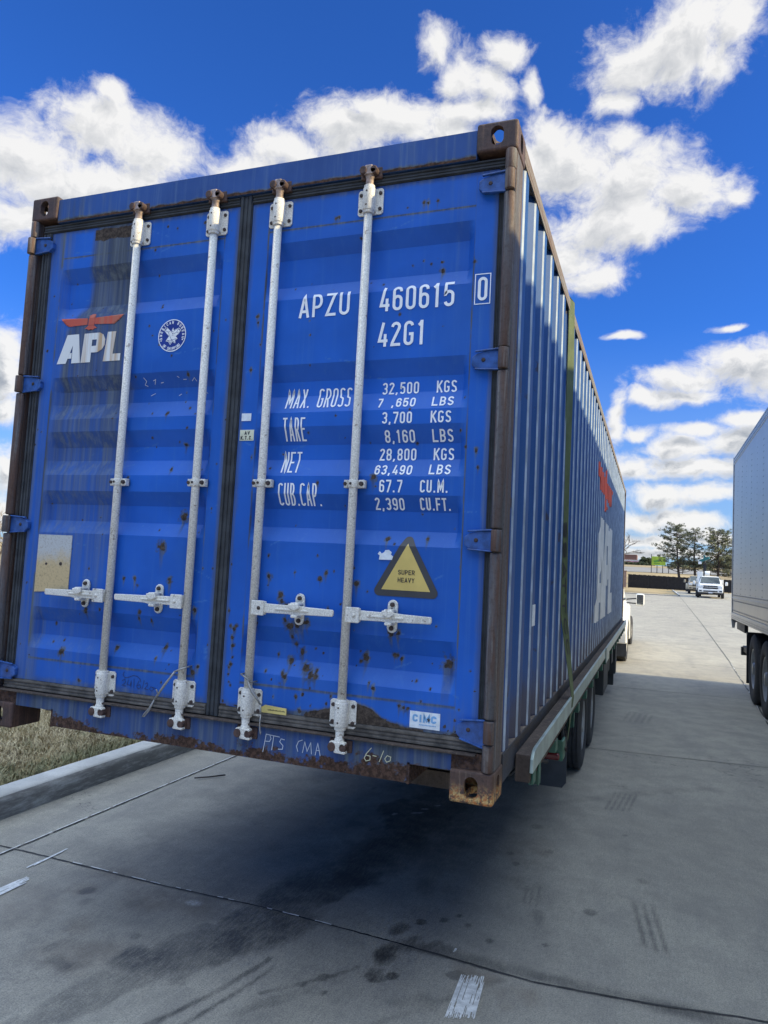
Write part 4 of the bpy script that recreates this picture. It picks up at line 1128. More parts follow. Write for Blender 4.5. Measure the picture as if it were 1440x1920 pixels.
# header and sill with their own wear
def wear_header(X, Z):
    n = fbm(X * 12, Z * 12, 101); n2 = fbm(X * 45, Z * 2.5, 102, 4)
    edge = 2.458 + 0.012 * fbm(X * 25, Z * 0 + 1, 103)
    r = (1 - sst(Z - edge, -0.004, 0.008)) * (0.6 + 0.5 * n)
    g_ = 0.7 * (1 - sst(Z - edge, 0.0, 0.014)) + 0.45 * (1 - sst(X, -0.95, -0.55)) * (0.15 + n2) + 0.16 * sst(n2, 0.5, 0.8) + 0.22 * sst(X, 0.55, 1.0) * n2
    return r, np.clip(g_, 0, 1), 0.25 * sst(n2, .55, .8)
hz_ = MB(); hz_.box(-1.057, 1.057, .014, .12, 2.455, 2.573); hz_.box(-1.10, 1.10, .052, .12, 2.40, 2.452)
hd = grid_obj('door_header', np.arange(-1.057, 1.0575, .008), np.arange(2.455, 2.5741, .006), lambda X, Z: (X, 0 * X + .012, Z), wear_header, M_FRAME, box, hz_)
def wear_sill(X, Z):
    n = fbm(X * 10, Z * 16, 111); n2 = fbm(X * 50, Z * 3, 112, 4); n3 = fbm(X * 60, Z * 60, 113, 3)
    lim = np.interp(X, [-1, -.7, -.3, 0.0, .25, .5, .62, .75, .9, 1.05], [.10, .078, .070, .085, .090, .075, .085, .125, .130, .12]) 
    r = (1 - sst(Z - lim - .05 * (n - .5) * 2, -.035, .035)) * (0.25 + 0.85 * n3)
    g_ = np.interp(X, [-1, -.8, -.5, .1, .3, .5, .66, .8, 1.06], [.62, .50, .42, .52, .42, .32, .62, .75, .60]) * (0.45 + 1.1 * n2) + 0.5 * sst(Z, .155, .178)
    r = np.maximum(r, 0.8 * sst(Z, .164, .176) * sst(n, .4, .6))
    return r, g_, 0.3 * sst(n2, .55, .8)
def sill_pts():
    return None
ex = MB()
def sill_zlow(X):
    return np.where((X < -.832) | (X > .888), .106, .036)
xs = snap(-1.057, 1.057, .008, (-.832, -.8312, .888, .8888))
def sill_fn(U, V):
    lo = sill_zlow(U)
    return U, 0 * U + .018, lo + (.176 - lo) * V
def sill_wear(U, V):
    lo = sill_zlow(U)
    return wear_sill(U, lo + (.176 - lo) * V)
ex.box(-.830, .886, .021, .16, .037, .1755); ex.box(-1.20, -.830, .021, .16, .108, .176); ex.box(.886, 1.20, .021, .16, .108, .176)
ex.box(.887, .897, .018, .30, .032, .112); ex.box(-.842, -.832, .018, .30, .032, .112)
sill = grid_obj('door_sill', xs, np.linspace(0, 1, 22), sill_fn, sill_wear, M_FRAME, box, ex, xwear=(.62, .7, 0))
mb = MB(); mb.box(-1.15, 1.15, -.004, .030, .170, .1775)
mb.build('sill_ledge', M_DECK, box, bevel=.002)
# chalk writing on the sill
def on_sill(x, z, l=0): return (x, .0155 - l, z)
def write_chalk(pls, m, lab=None):
    mb = MB()
    for pl in pls: stroke(mb, pl, False, .0028, on_sill)
    o = mb.build('chalk_writing', m, box)
    if lab: o['label'] = lab
write_chalk(([(.272, .068), (.283, .140), (.300, .139), (.306, .125), (.300, .113), (.280, .112)], [(.300, .139), (.345, .136)], [(.318, .138), (.312, .080)], [(.368, .128), (.352, .130), (.346, .118), (.362, .104), (.360, .090), (.340, .088)]), M_CHALK, 'chalk letters PTS on the sill')
write_chalk(([(.448, .138), (.430, .130), (.422, .110), (.430, .090)], [(.450, .088), (.458, .132), (.470, .096), (.484, .132), (.490, .088)], [(.506, .086), (.515, .134), (.528, .086)], [(.510, .106), (.526, .106)]), M_CHALK, 'chalk letters CMA on the sill')
write_chalk(([(.742, .146), (.722, .122), (.714, .104), (.722, .094), (.738, .100), (.738, .114), (.722, .116)], [(.748, .118), (.764, .117)], [(.792, .142), (.776, .098)], [(.806, .124), (.798, .112), (.806, .101), (.820, .108), (.822, .122), (.806, .126)]), M_CHALKY, 'yellowish chalk numbers on the sill')

# corner posts (rear, with the rounded front column broken at the hinges)
for s_ in (1, -1):
    mb = MB()
    mb.box(min(s_ * 1.176, s_ * 1.217), max(s_ * 1.176, s_ * 1.217), .020, .150, .118, 2.473)
    mb.box(min(s_ * 1.150, s_ * 1.176), max(s_ * 1.150, s_ * 1.176), .060, .120, .118, 2.473)
    mb.smooth = True
    cuts = [.118] + [q for zc in (.262, .957, 1.645, 2.345) for q in (zc - .045, zc + .045)] + [2.473]
    for a, b in zip(cuts[::2], cuts[1::2]):
        mb.tube([(s_ * 1.194, .012, a), (s_ * 1.194, .012, b)], .0215, 14)
    mb.build('corner_post', M_POST, box, bevel=.006, seg=2)
    mb = MB(); mb.box(min(s_ * 1.02, s_ * 1.217), max(s_ * 1.02, s_ * 1.217), 12.04, 12.17, .118, 2.473)
    mb.build('corner_post', M_POST, box, bevel=.006)

# corner castings: hollow blocks with three apertures
def casting_mesh(name, mat):
    def bmbox(x0, x1, y0, y1, z0, z1, bev=0):
        bm = bmesh.new()
        m_ = Matrix.Translation(((x0 + x1) / 2, (y0 + y1) / 2, (z0 + z1) / 2)) @ Matrix.Diagonal((x1 - x0, y1 - y0, z1 - z0, 1))
        bmesh.ops.create_cube(bm, size=1, matrix=m_)
        if bev: bmesh.ops.bevel(bm, geom=bm.edges[:], offset=bev, segments=3, affect='EDGES', profile=0.5)
        return bm
    def stad(w_, h_, n=8):
        r = min(w_, h_) / 2; o_ = []
        for k in range(4):
            cx_ = (w_ / 2 - r) * (1 if k in (0, 3) else -1); cz_ = (h_ / 2 - r) * (1 if k in (0, 1) else -1)
            for i in range(n + 1):
                a = math.pi / 2 * (k + i / n)
                o_.append((cx_ + r * math.cos(a), cz_ + r * math.sin(a)))
        return o_
    def ob(bm):
        me = bpy.data.meshes.new('cut'); bm.normal_update(); bm.to_mesh(me); bm.free()
        o_ = bpy.data.objects.new('cut', me); COL.objects.link(o_); return o_
    def prism_ob(pl, f0, f1):
        mb_ = MB(); mb_.prism(pl, f0, f1); return mb_.build('cut', [])
    base = ob(bmbox(0, .162, 0, .178, 0, .118, .010))
    cuts_ = [ob(bmbox(.026, .136, .026, .152, .026, .092)),
             prism_ob(stad(.051, .078), lambda a, b: (.081 + a, -.05, .060 + b), lambda a, b: (.081 + a, .09, .060 + b)),
             prism_ob(stad(.051, .078), lambda a, b: (.08, .089 + a, .060 + b), lambda a, b: (.22, .089 + a, .060 + b)),
             prism_ob(stad(.064, .118), lambda a, b: (.081 + a, .089 + b, .06), lambda a, b: (.081 + a, .089 + b, .22)),
             prism_ob(stad(.060, .07), lambda a, b: (.081 + a, .09, .056 + b), lambda a, b: (.081 + a, .25, .056 + b))]
    for c in cuts_:
        md = base.modifiers.new('b', 'BOOLEAN'); md.object = c; md.operation = 'DIFFERENCE'; md.solver = 'EXACT'
    dg = bpy.context.evaluated_depsgraph_get(); dg.update()
    me = bpy.data.meshes.new_from_object(base.evaluated_get(dg))
    for c in cuts_ + [base]: bpy.data.objects.remove(c, do_unlink=True)
    vs = [tuple(v.co) for v in me.vertices]; fs = [tuple(p.vertices) for p in me.polygons]
    return vs, fs
CV, CF_ = casting_mesh('c', None)
def casting(sx, yend, top, mat, lab=None):
    mb = MB()
    def mp(v):
        x = v[0] if sx > 0 else .162 - v[0]
        X = 1.057 + x if sx > 0 else -1.219 + x
        y = v[1] if yend == 0 else 12.192 - v[1]
        z = 2.473 + v[2] if top else .118 - v[2]
        return (X, y, z)
    mb.add([mp(v) for v in CV], CF_)
    o = mb.build('corner_casting', mat, box)
    if lab: o['label'] = lab
for sx_ in (1, -1):
    for ye in (0, 1):
        casting(sx_, ye, True, M_CAST)
        casting(sx_, ye, False, M_CASTB if (sx_ == 1 and ye == 0) else M_CAST, 'flaking rusty casting with orange and yellow patches' if (sx_ == 1 and ye == 0) else None)

# side walls: trapezoid corrugation
PITCH = 0.2775
def side_profile():
    P_ = []; y = 0.150; P_.append((y, .036))
    y = .176
    while y + PITCH < 12.05:
        P_ += [(y, .036), (y + .0535, .0068), (y + .066, 0.0), (y + .066 + .072, 0.0), (y + .204, .036)]
        y += PITCH
    P_.append((12.05, .036))
    return P_
SPR = side_profile()
def side_x(y): return 1.213 - float(np.interp(y, [p[0] for p in SPR], [p[1] for p in SPR]))
for s_ in (1, -1):
    mb = MB(); V = []; nP = len(SPR)
    for (y, d_) in SPR:
        V += [(s_ * (1.213 - d_), y, .145), (s_ * (1.213 - d_), y, 2.535)]
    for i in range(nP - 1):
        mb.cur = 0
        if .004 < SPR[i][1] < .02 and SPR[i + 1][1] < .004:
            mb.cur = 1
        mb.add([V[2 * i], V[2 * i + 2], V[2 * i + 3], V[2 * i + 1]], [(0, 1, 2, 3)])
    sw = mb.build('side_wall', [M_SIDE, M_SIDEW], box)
    if s_ == 1:
        sw['label'] = 'right side wall with faded company letters'
        def side_drape(polys, name, m, zlim=None):
            bm = bmesh.new()
            for pl in polys:
                bm.faces.new([bm.verts.new((0, p[0], p[1])) for p in pl])
            bmesh.ops.triangulate(bm, faces=bm.faces[:])
            ylo = min(p[0] for pl in polys for p in pl); yhi = max(p[0] for pl in polys for p in pl)
            for (y, d_) in SPR:
                if ylo < y < yhi:
                    bmesh.ops.bisect_plane(bm, geom=bm.verts[:] + bm.edges[:] + bm.faces[:], plane_co=(0, y, 0), plane_no=(0, 1, 0))
            for v in bm.verts: v.co.x = side_x(v.co.y) + .003
            me = bpy.data.meshes.new(name); bm.to_mesh(me); bm.free(); me.materials.append(m)
            o_ = bpy.data.objects.new(name, me); COL.objects.link(o_); o_.parent = sw
        side_drape([[(4.87 + 2.93 * u, .40 + 1.10 * v_) for u, v_ in p] for p in APL], 'company_letters', M_LOGOW2)
        side_drape([[(4.75 + 2.75 * u, 1.62 + .50 * v_) for u, v_ in p] for p in EAG], 'eagle_emblem', M_LOGOR2)
        mb = MB(); mb.box(1.2145, 1.2165, .80, .88, .60, .70); mb.build('paper_label', M_PAPER, sw)
    mb = MB(); mb.box(min(s_ * 1.150, s_ * 1.217), max(s_ * 1.150, s_ * 1.217), .178, 12.01, 2.532, 2.585)
    mb.box(min(s_ * 1.211, s_ * 1.217), max(s_ * 1.211, s_ * 1.217), .178, 12.01, 2.510, 2.532)
    mb.build('top_rail', M_TRAIL, box, bevel=.004)
    mb = MB(); mb.box(min(s_ * 1.212, s_ * 1.218), max(s_ * 1.212, s_ * 1.218), .178, 12.01, .048, .150)
    mb.box(min(s_ * 1.150, s_ * 1.218), max(s_ * 1.150, s_ * 1.218), .178, 12.01, .042, .048)
    mb.cur = 1
    mb.box(min(s_ * 1.13, s_ * 1.212), max(s_ * 1.13, s_ * 1.212), .150, 12.01, .130, .147)
    mb.cur = 2
    mb.box(min(s_ * 1.1505, s_ * 1.156), max(s_ * 1.1505, s_ * 1.156), .178, 12.01, .048, .130)
    mb.build('bottom_rail', [M_RAIL, M_LEDGE, M_STEELD], box)
mb = MB(); mb.box(-1.15, 1.15, .12, 12.1, 2.55, 2.575); mb.build('roof_panel', M_ROOF, box)
mb = MB(); mb.box(-1.15, 1.15, 12.08, 12.15, .10, 2.55); mb.build('front_wall', M_ROOF, box)
mb = MB(); mb.box(-1.149, 1.149, .165, 12.08, .115, .140)
for i in range(36):
    mb.box(-1.149, 1.149, .35 + i * .33, .395 + i * .33, .012, .115)
mb.build('floor_frame', M_DARKIN, box)

# ================================================================== SEALS, STRAP
def coil(p0, p1, turns, r):
    p0 = Vector(p0); p1 = Vector(p1)
    return [p0.lerp(p1, i / 24) for i in range(25)]
def vz(x, z, y=-.030): return (x, y, z + ZB)
seal = thing('wire_seal', 'twisted steel seal wire with a loop end on the second locking bar from the left', 'seal wire', (-.133, -.03, ZB + .36), 0, 'wire seals on the locking bars')
mb = MB()
mb.tube([vz(-.160, .352, .03), vz(-.156, .352, -.022), vz(-.133, .362, -.026), vz(-.108, .372, -.018), vz(-.106, .376, .03)], .0035, 6)
mb.tube([vz(-.150, .352, -.026), vz(-.172, .322), vz(-.196, .290), vz(-.221, .254, -.03), vz(-.240, .228, -.028)], [.0045, .0045, .0055, .005, .0045], 7)
mb.tube([vz(-.240, .228, -.028), vz(-.268, .186, -.026), vz(-.292, .160, -.024), vz(-.300, .146, -.024), vz(-.290, .150, -.024), vz(-.266, .178, -.026), vz(-.242, .226, -.028)], .003, 6)
mb.tube([vz(-.222, .252, -.032), vz(-.226, .268, -.036), vz(-.230, .272, -.036)], .0028, 6)
o = mb.build('wire', M_WIRE, None); o.parent = seal; o.matrix_parent_inverse = Matrix.Translation((.133, .03, -(ZB + .36)))
seal2 = thing('wire_seal', 'frayed steel seal wire with a yellow tag hanging from the third locking bar', 'seal wire', (.192, -.03, ZB + .36), 0, 'wire seals on the locking bars')
mb = MB()
mb.tube([vz(.170, .372, .03), vz(.168, .374, -.02), vz(.192, .364, -.026), vz(.216, .346, -.02), vz(.222, .345, .02)], .0035, 6)
mb.tube([vz(.205, .352, -.026), vz(.224, .322), vz(.232, .310), vz(.252, .290), vz(.268, .262, -.022)], [.004, .0055, .007, .005, .004], 7)
mb.tube([vz(.268, .262, -.022), vz(.270, .240, -.022), vz(.272, .225, -.020)], .004, 6)
mb.tube([vz(.272, .225, -.020), vz(.270, .19, -.020), vz(.272, .163, -.020), vz(.277, .145, -.02), vz(.281, .163, -.02), vz(.277, .19, -.02), vz(.274, .222, -.02)], .003, 6)
o = mb.build('wire', M_WIRE, None); o.parent = seal2; o.matrix_parent_inverse = Matrix.Translation((-.192, .03, -(ZB + .36)))
mb = MB()
mb.prism([(.247, .224), (.366, .224), (.366, .250), (.268, .255), (.247, .242)], lambda a, b: vz(a, b, .018), lambda a, b: vz(a, b, .0205)); mb.cur = 1
for i in range(16):
    mb.box(.282 + i * .005, .2848 + i * .005, .0172, .0179, ZB + .235, ZB + .2385 + .001 * (i % 3))
o = mb.build('tag', [M_TAGY, M_BLACK], None); o.parent = seal2; o.matrix_parent_inverse = Matrix.Translation((-.192, .03, -(ZB + .36)))

strap = thing('tie_down_strap', 'olive green webbing strap pulled down over the side of the container to the trailer winch', 'strap', (1.22, 1.95, 0))
def ribbon(pts, wid, th, mat, parent, name, widdir=None, off=(1.22, 1.95, 0)):
    """flat webbing: pts are 3D, wid its widths; broad side turned by angle"""
    mb = MB(); V = []
    n = len(pts)
    for i, (p, ang) in enumerate(pts):
        p = Vector(p) - Vector(off); wv = Vector((-math.sin(R_(ang)), math.cos(R_(ang)), 0)) * wid / 2
        nv = Vector((math.cos(R_(ang)), math.sin(R_(ang)), 0)) * th / 2
        V += [p - wv - nv, p + wv - nv, p + wv + nv, p - wv + nv]
    F = []
    for i in range(n - 1):
        for k in range(4):
            F.append((4 * i + k, 4 * i + (k + 1) % 4, 4 * i + 4 + (k + 1) % 4, 4 * i + 4 + k))
    mb.add(V, F)
    return mb.build(name, mat, parent)
sp = [((1.215, 1.93, ZB + 2.592), 0)]
for i in range(26):
    t = i / 25
    z = ZB + 2.586 - t * (2.586 - .14)
    a = -14 - 5 * math.sin(t * 3.0) + 12 * max(0, t - .80) / .20
    sp.append(((1.2225 + .004 * math.sin(t * 9) + .070 * max(0, (t - .78) / .22) ** 1.2, 1.93 + .05 * t, z), a))
for i in range(1, 11):
    t = i / 10
    sp.append(((1.300 - .012 * t, 1.98 - .12 * t, ZB + .125 - t * .24), -2 + 6 * t))
ribbon(sp, .100, .003, M_STRAP, strap, 'webbing')
mb = MB()
sp2 = [Vector((1.1, 1.93, ZB + 2.5935)), Vector((-1.1, 1.93, ZB + 2.5935))]
mb.box(-2.44, -.004, -.07, .03, ZB + 2.5925, ZB + 2.5955)
mb.build('top_webbing', M_STRAP, strap)
# black stencilled letters on the webbing
mb = MB()
def on_strap(u, z, l=0):
    t = (ZB + 2.586 - z) / (2.586 - .14)
    a = -14 - 5 * math.sin(t * 3.0) + 12 * max(0, t - .80) / .20
    x = 1.2225 + .004 * math.sin(t * 9) + .070 * max(0, (t - .78) / .22) ** 1.2
    return (x + .0035 + l - 1.22 - math.sin(R_(a)) * u, 1.93 + .05 * t - 1.95 + math.cos(R_(a)) * u, z)
for i, c in enumerate('CCTTASS'):
    z0 = ZB + .36 + i * .125 - (.03 if i > 3 else 0)
    for (pts, cl) in glyph(c, .10, .055, .014):
        q = [(p[1] - .0275, z0 + .10 - p[0]) for p in pts]
        stroke(mb, q, cl, .014, on_strap, .0001 * i)
mb.build('strap_print', M_BLACK, strap)

# ================================================================== FLATBED TRAILER under the container
ft = thing('flatbed_trailer', 'green gooseneck flatbed trailer with silver rub rails carrying the blue container', 'trailer', (0, 0, 0))
ZD = ZB - .012
for s_ in (1, -1):
    mb = MB()
    pl = [(.40, ZB + .02), (.42, ZB - .06), (.425, ZB - .09), (11.6, ZB - .09), (11.6, ZB + .035), (.52, ZB + .035), (.46, ZB + .06) if False else (.44, ZB + .035)]
    pl = [(.42, ZB + .030), (11.6, ZB + .030), (11.6, ZB + .118), (.50, ZB + .118), (.46, ZB + .110), (.425, ZB + .085)]
    mb.prism(pl, lambda a, b: (s_ * 1.284, a, b), lambda a, b: (s_ * 1.298, a, b))
    mb.prism([(5.25, ZB - .02), (5.75, ZB - .02), (5.75, ZB + .135), (5.25, ZB + .135)], lambda a, b: (s_ * 1.2985, a, b), lambda a, b: (s_ * 1.310, a, b))
    mb.build('rub_rail', M_RUBR, ft, bevel=.003)
    mb = MB()
    mb.box(min(s_ * 1.2225, s_ * 1.2835), max(s_ * 1.2225, s_ * 1.2835), .43, 11.6, ZB - .012, ZB + .100)
    mb.box(min(s_ * 1.10, s_ * 1.222), max(s_ * 1.10, s_ * 1.222), 1.4, 11.6, ZD - .12, ZD - .002)
    mb.build('side_channel', M_DECK, ft, bevel=.004)
    for k in range(18):
        mb = MB(); y = .66 + k * .62
        mb.box(min(s_ * 1.232, s_ * 1.287), max(s_ * 1.232, s_ * 1.287), y, y + .085, ZB - .075, ZB - .0125)
        mb.build('stake_pocket', M_GREEN, ft, bevel=.004)
mb = MB()
mb.box(-1.059, 1.059, .43, .56, ZD - .075, ZD - .006)
mb.box(-1.059, 1.059, .56, 11.6, ZD - .035, ZD - .008)
for k in range(28):
    mb.box(-1.059, 1.059, .8 + k * .39, .85 + k * .39, ZD - .12, ZD - .0355)
mb.build('deck', M_DECK, ft)
mb = MB()
for s_ in (1, -1):
    mb.box(s_ * .45 - .07, s_ * .45 + .07, 2.2, 12.6, ZD - .37, ZD - .355); mb.box(s_ * .45 - .07, s_ * .45 + .07, 2.2, 12.6, ZD - .137, ZD - .1215)
    mb.box(s_ * .45 - .008, s_ * .45 + .008, 2.2, 12.6, ZD - .354, ZD - .138)
    mb.bar((s_ * .45, 12.5, ZD - .3), (s_ * .40, 13.3, ZD + .25), .12, .22); mb.bar((s_ * .40, 13.25, ZD + .25), (s_ * .25, 14.6, ZD + .32), .12, .2)
mb.build('main_beam', M_STEELD, ft)
for y in (4.40, 5.42):
    mb = MB(); mb.smooth = True; mb.tube([(-1.05, y, .39), (1.05, y, .39)], .065, 12)
    mb.smooth = False
    for s_ in (1, -1):
        mb.bar((s_ * .45, y - .42, .60), (s_ * .45, y, .50), .075, .035); mb.bar((s_ * .45, y, .50), (s_ * .45, y + .42, .60), .075, .035)
    mb.build('axle', M_STEELD, ft)
# rear green bracket, winch, lamp
mb = MB(); mb.box(1.2855, 1.292, .64, .70, ZB - .075, ZB + .028); mb.build('bracket_plate', M_GREEN, ft, bevel=.002)
mb = MB(); mb.box(1.272, 1.283, .47, .545, ZB - .03, ZB - .0125); mb.box(1.2845, 1.293, .47, .545, ZB - .03, ZB + .029); mb.build('bracket_plate', M_GREEN, ft, bevel=.002)
mb = MB(); mb.box(1.225, 1.30, 1.50, 1.515, ZB - .165, ZB - .055); mb.box(1.285, 1.30, 1.515, 1.62, ZB - .165, ZB - .055); mb.cur = 1
mb.lathe((1.302, 1.56, ZB - .11), (1, 0, 0), [(0, .0), (0.001, .012), (.014, .014)], 10); mb.build('bracket_plate', [M_GREEN, M_BOLT], ft, bevel=.006)
mb = MB(); mb.box(1.17, 1.285, 1.47, 1.497, ZB - .158, ZB - .118); mb.build('marker_lamp', M_REDL, ft, bevel=.012, seg=3)
mb = MB(); mb.smooth = True
mb.tube([(1.10, 1.86, ZB - .12), (1.275, 1.86, ZB - .12)], .045, 14); mb.smooth = False
mb.lathe((1.275, 1.86, ZB - .12), (1, 0, 0), [(-.012, .075), (0, .075), (.002, 0)], 16)
mb.box(1.095, 1.105, 1.78, 1.94, ZB - .20, ZB - .015); mb.box(1.258, 1.268, 1.78, 1.94, ZB - .20, ZB - .015)
for k in range(9):
    a = k * 2 * math.pi / 9; mb.bar((1.27, 1.86, ZB - .12), (1.27, 1.86 + .088 * math.cos(a), ZB - .12 + .088 * math.sin(a)), .012, .018)
mb.build('strap_winch', M_STEELD, ft)
mb = MB(); mb.smooth = True
mb.tube([(.98, 1.4, ZB - .25), (1.06, 1.7, ZB - .20), (1.15, 2.0, ZB - .30), (1.10, 2.4, ZB - .24), (.95, 2.9, ZB - .32)], .012, 7)
mb.tube([(.9, 1.2, ZB - .22), (1.0, 1.6, ZB - .30), (1.12, 1.8, ZB - .18), (1.05, 2.3, ZB - .26)], .009, 7)
mb.build('air_hose', M_TRIM, ft)
for s_ in (1, -1):
    mb = MB(); a, b = sorted((s_ * .80, s_ * 1.165))
    mb.prism([(a, ZB - .16), (b, ZB - .16), (b, .21), (b - .03, .17), (a + .03, .165), (a, .2)], lambda x, z: (x, 3.02 + .05 * (.8 - z), z), lambda x, z: (x, 3.03 + .05 * (.8 - z), z))
    mb.build('mud_flap', M_FLAP, ft)
    mb = MB(); mb.box(a, b, 3.0, 3.08, ZB - .17, ZB - .125); mb.build('flap_hanger', M_GREEN, ft, bevel=.005)
    mb = MB()
    mb.prism([(3.35, ZB - .34), (3.37, ZB - .15), (3.55, ZB - .125), (4.10, ZB - .12), (4.10, ZB - .15), (3.60, ZB - .16), (3.42, ZB - .19), (3.40, ZB - .34)], lambda a_, b_: (s_ * .80, a_, b_), lambda a_, b_: (s_ * 1.18, a_, b_))
    mb.build('mud_guard', M_GREEN, ft, bevel=.003)

def wheel(c, R, wdt, parent, rimmat, out, rimr=None, hub=True, name='wheel', tread=M_TREAD):
    """c centre, out = +-1 outward along x"""
    rimr = rimr or R * .58
    mb = MB(); mb.smooth = True
    w_ = wdt / 2
    pr_ = [(-w_ * .82, rimr), (-w_ * .98, rimr + .03), (-w_, (R + rimr) / 2), (-w_ * .93, R - .03), (-w_ * .80, R - .006)]
    nrib = 4
    mb.lathe(c, (1, 0, 0), pr_, 40)
    mb.lathe(c, (1, 0, 0), [(-p[0], p[1]) for p in pr_], 40)
    mb.smooth = False; mb.cur = 1
    q = [(-w_ * .80, R - .006), (-w_ * .74, R)]
    for i in range(nrib):
        a = -w_ * .74 + (w_ * 1.48) * i / nrib; b = -w_ * .74 + (w_ * 1.48) * (i + 1) / nrib
        q += [(a + .004, R), (b - .007, R + .001), (b - .005, R - .009), (b + .001, R - .009)]
    q += [(w_ * .74, R), (w_ * .80, R - .006)]
    mb.lathe(c, (1, 0, 0), q, 40)
    t = mb.build(name, [M_TYRE, tread], parent)
    mb = MB(); mb.smooth = True
    o_ = out
    mb.lathe(c, (o_, 0, 0), [(w_ * .80, rimr + .004), (w_ * .86, rimr), (w_ * .80, rimr - .015), (w_ * .25, rimr - .03), (w_ * .15, rimr * .62), (w_ * .45, rimr * .45), (w_ * .5, rimr * .33), (w_ * .9, rimr * .28), (w_ * .95, 0)], 28)
    mb.lathe(c, (o_, 0, 0), [(-w_ * .8, rimr + .003), (-w_ * .8, rimr - .02), (w_ * .2, rimr - .03)], 28)
    mb.smooth = False
    for k in range(8):
        a = k * math.pi / 4
        mb.lathe((c[0] + o_ * w_ * .42, c[1] + rimr * .5 * math.cos(a), c[2] + rimr * .5 * math.sin(a)), (o_, 0, 0), [(0, .013), (.02, .012), (.021, 0)], 6)
    mb.build('rim', rimmat, t)
    return t
for y in (4.40, 5.42):
    for s_ in (1, -1):
        wheel((s_ * 1.065, y, .39), .39, .225, ft, M_RIM, s_)
        wheel((s_ * .80, y, .39), .39, .225, ft, M_RIM, s_)
# dark gear hanging under the rail near the front
mb = MB()
for (x0, x1, y0, y1, z0, z1) in ((1.16, 1.24, 7.0, 7.25, .58, .78), (1.10, 1.23, 9.2, 9.45, .30, .78), (1.12, 1.22, 8.2, 8.5, .55, .78), (1.0, 1.2, 9.25, 9.40, .12, .30)):
    mb.box(x0, x1, y0, y1, z0, z1)
mb.build('landing_gear', M_STEELD, ft, bevel=.01)
mb = MB(); mb.box(.9, 1.24, 6.1, 6.9, .42, .77); mb.build('tool_box', M_STEELD, ft, bevel=.01)

# ================================================================== vehicles
def shell(mb, secs):
    """secs: rings of points, each the same length; joined along the list and capped"""
    n = len(secs[0]); V = [p for s_ in secs for p in s_]
    F = []
    for i in range(len(secs) - 1):
        for k in range(n):
            F.append((i * n + k, i * n + (k + 1) % n, (i + 1) * n + (k + 1) % n, (i + 1) * n + k))
    F.append(tuple(range(n))); F.append(tuple(reversed(range((len(secs) - 1) * n, len(secs) * n))))
    mb.add(V, F)
def sect(y, hw, z0, z1, r=.12, hwt=None):
    """car cross section at y: half width hw below, hwt at the top"""
    hwt = hwt or hw
    return [(-hw * .96, y, z0), (hw * .96, y, z0), (hw, y, z0 + r * .8), (hw, y, (z0 + z1) / 2), (hwt, y, z1 - r), (hwt - r, y, z1), (-hwt + r, y, z1), (-hwt, y, z1 - r), (-hw, y, (z0 + z1) / 2), (-hw, y, z0 + r * .8)]

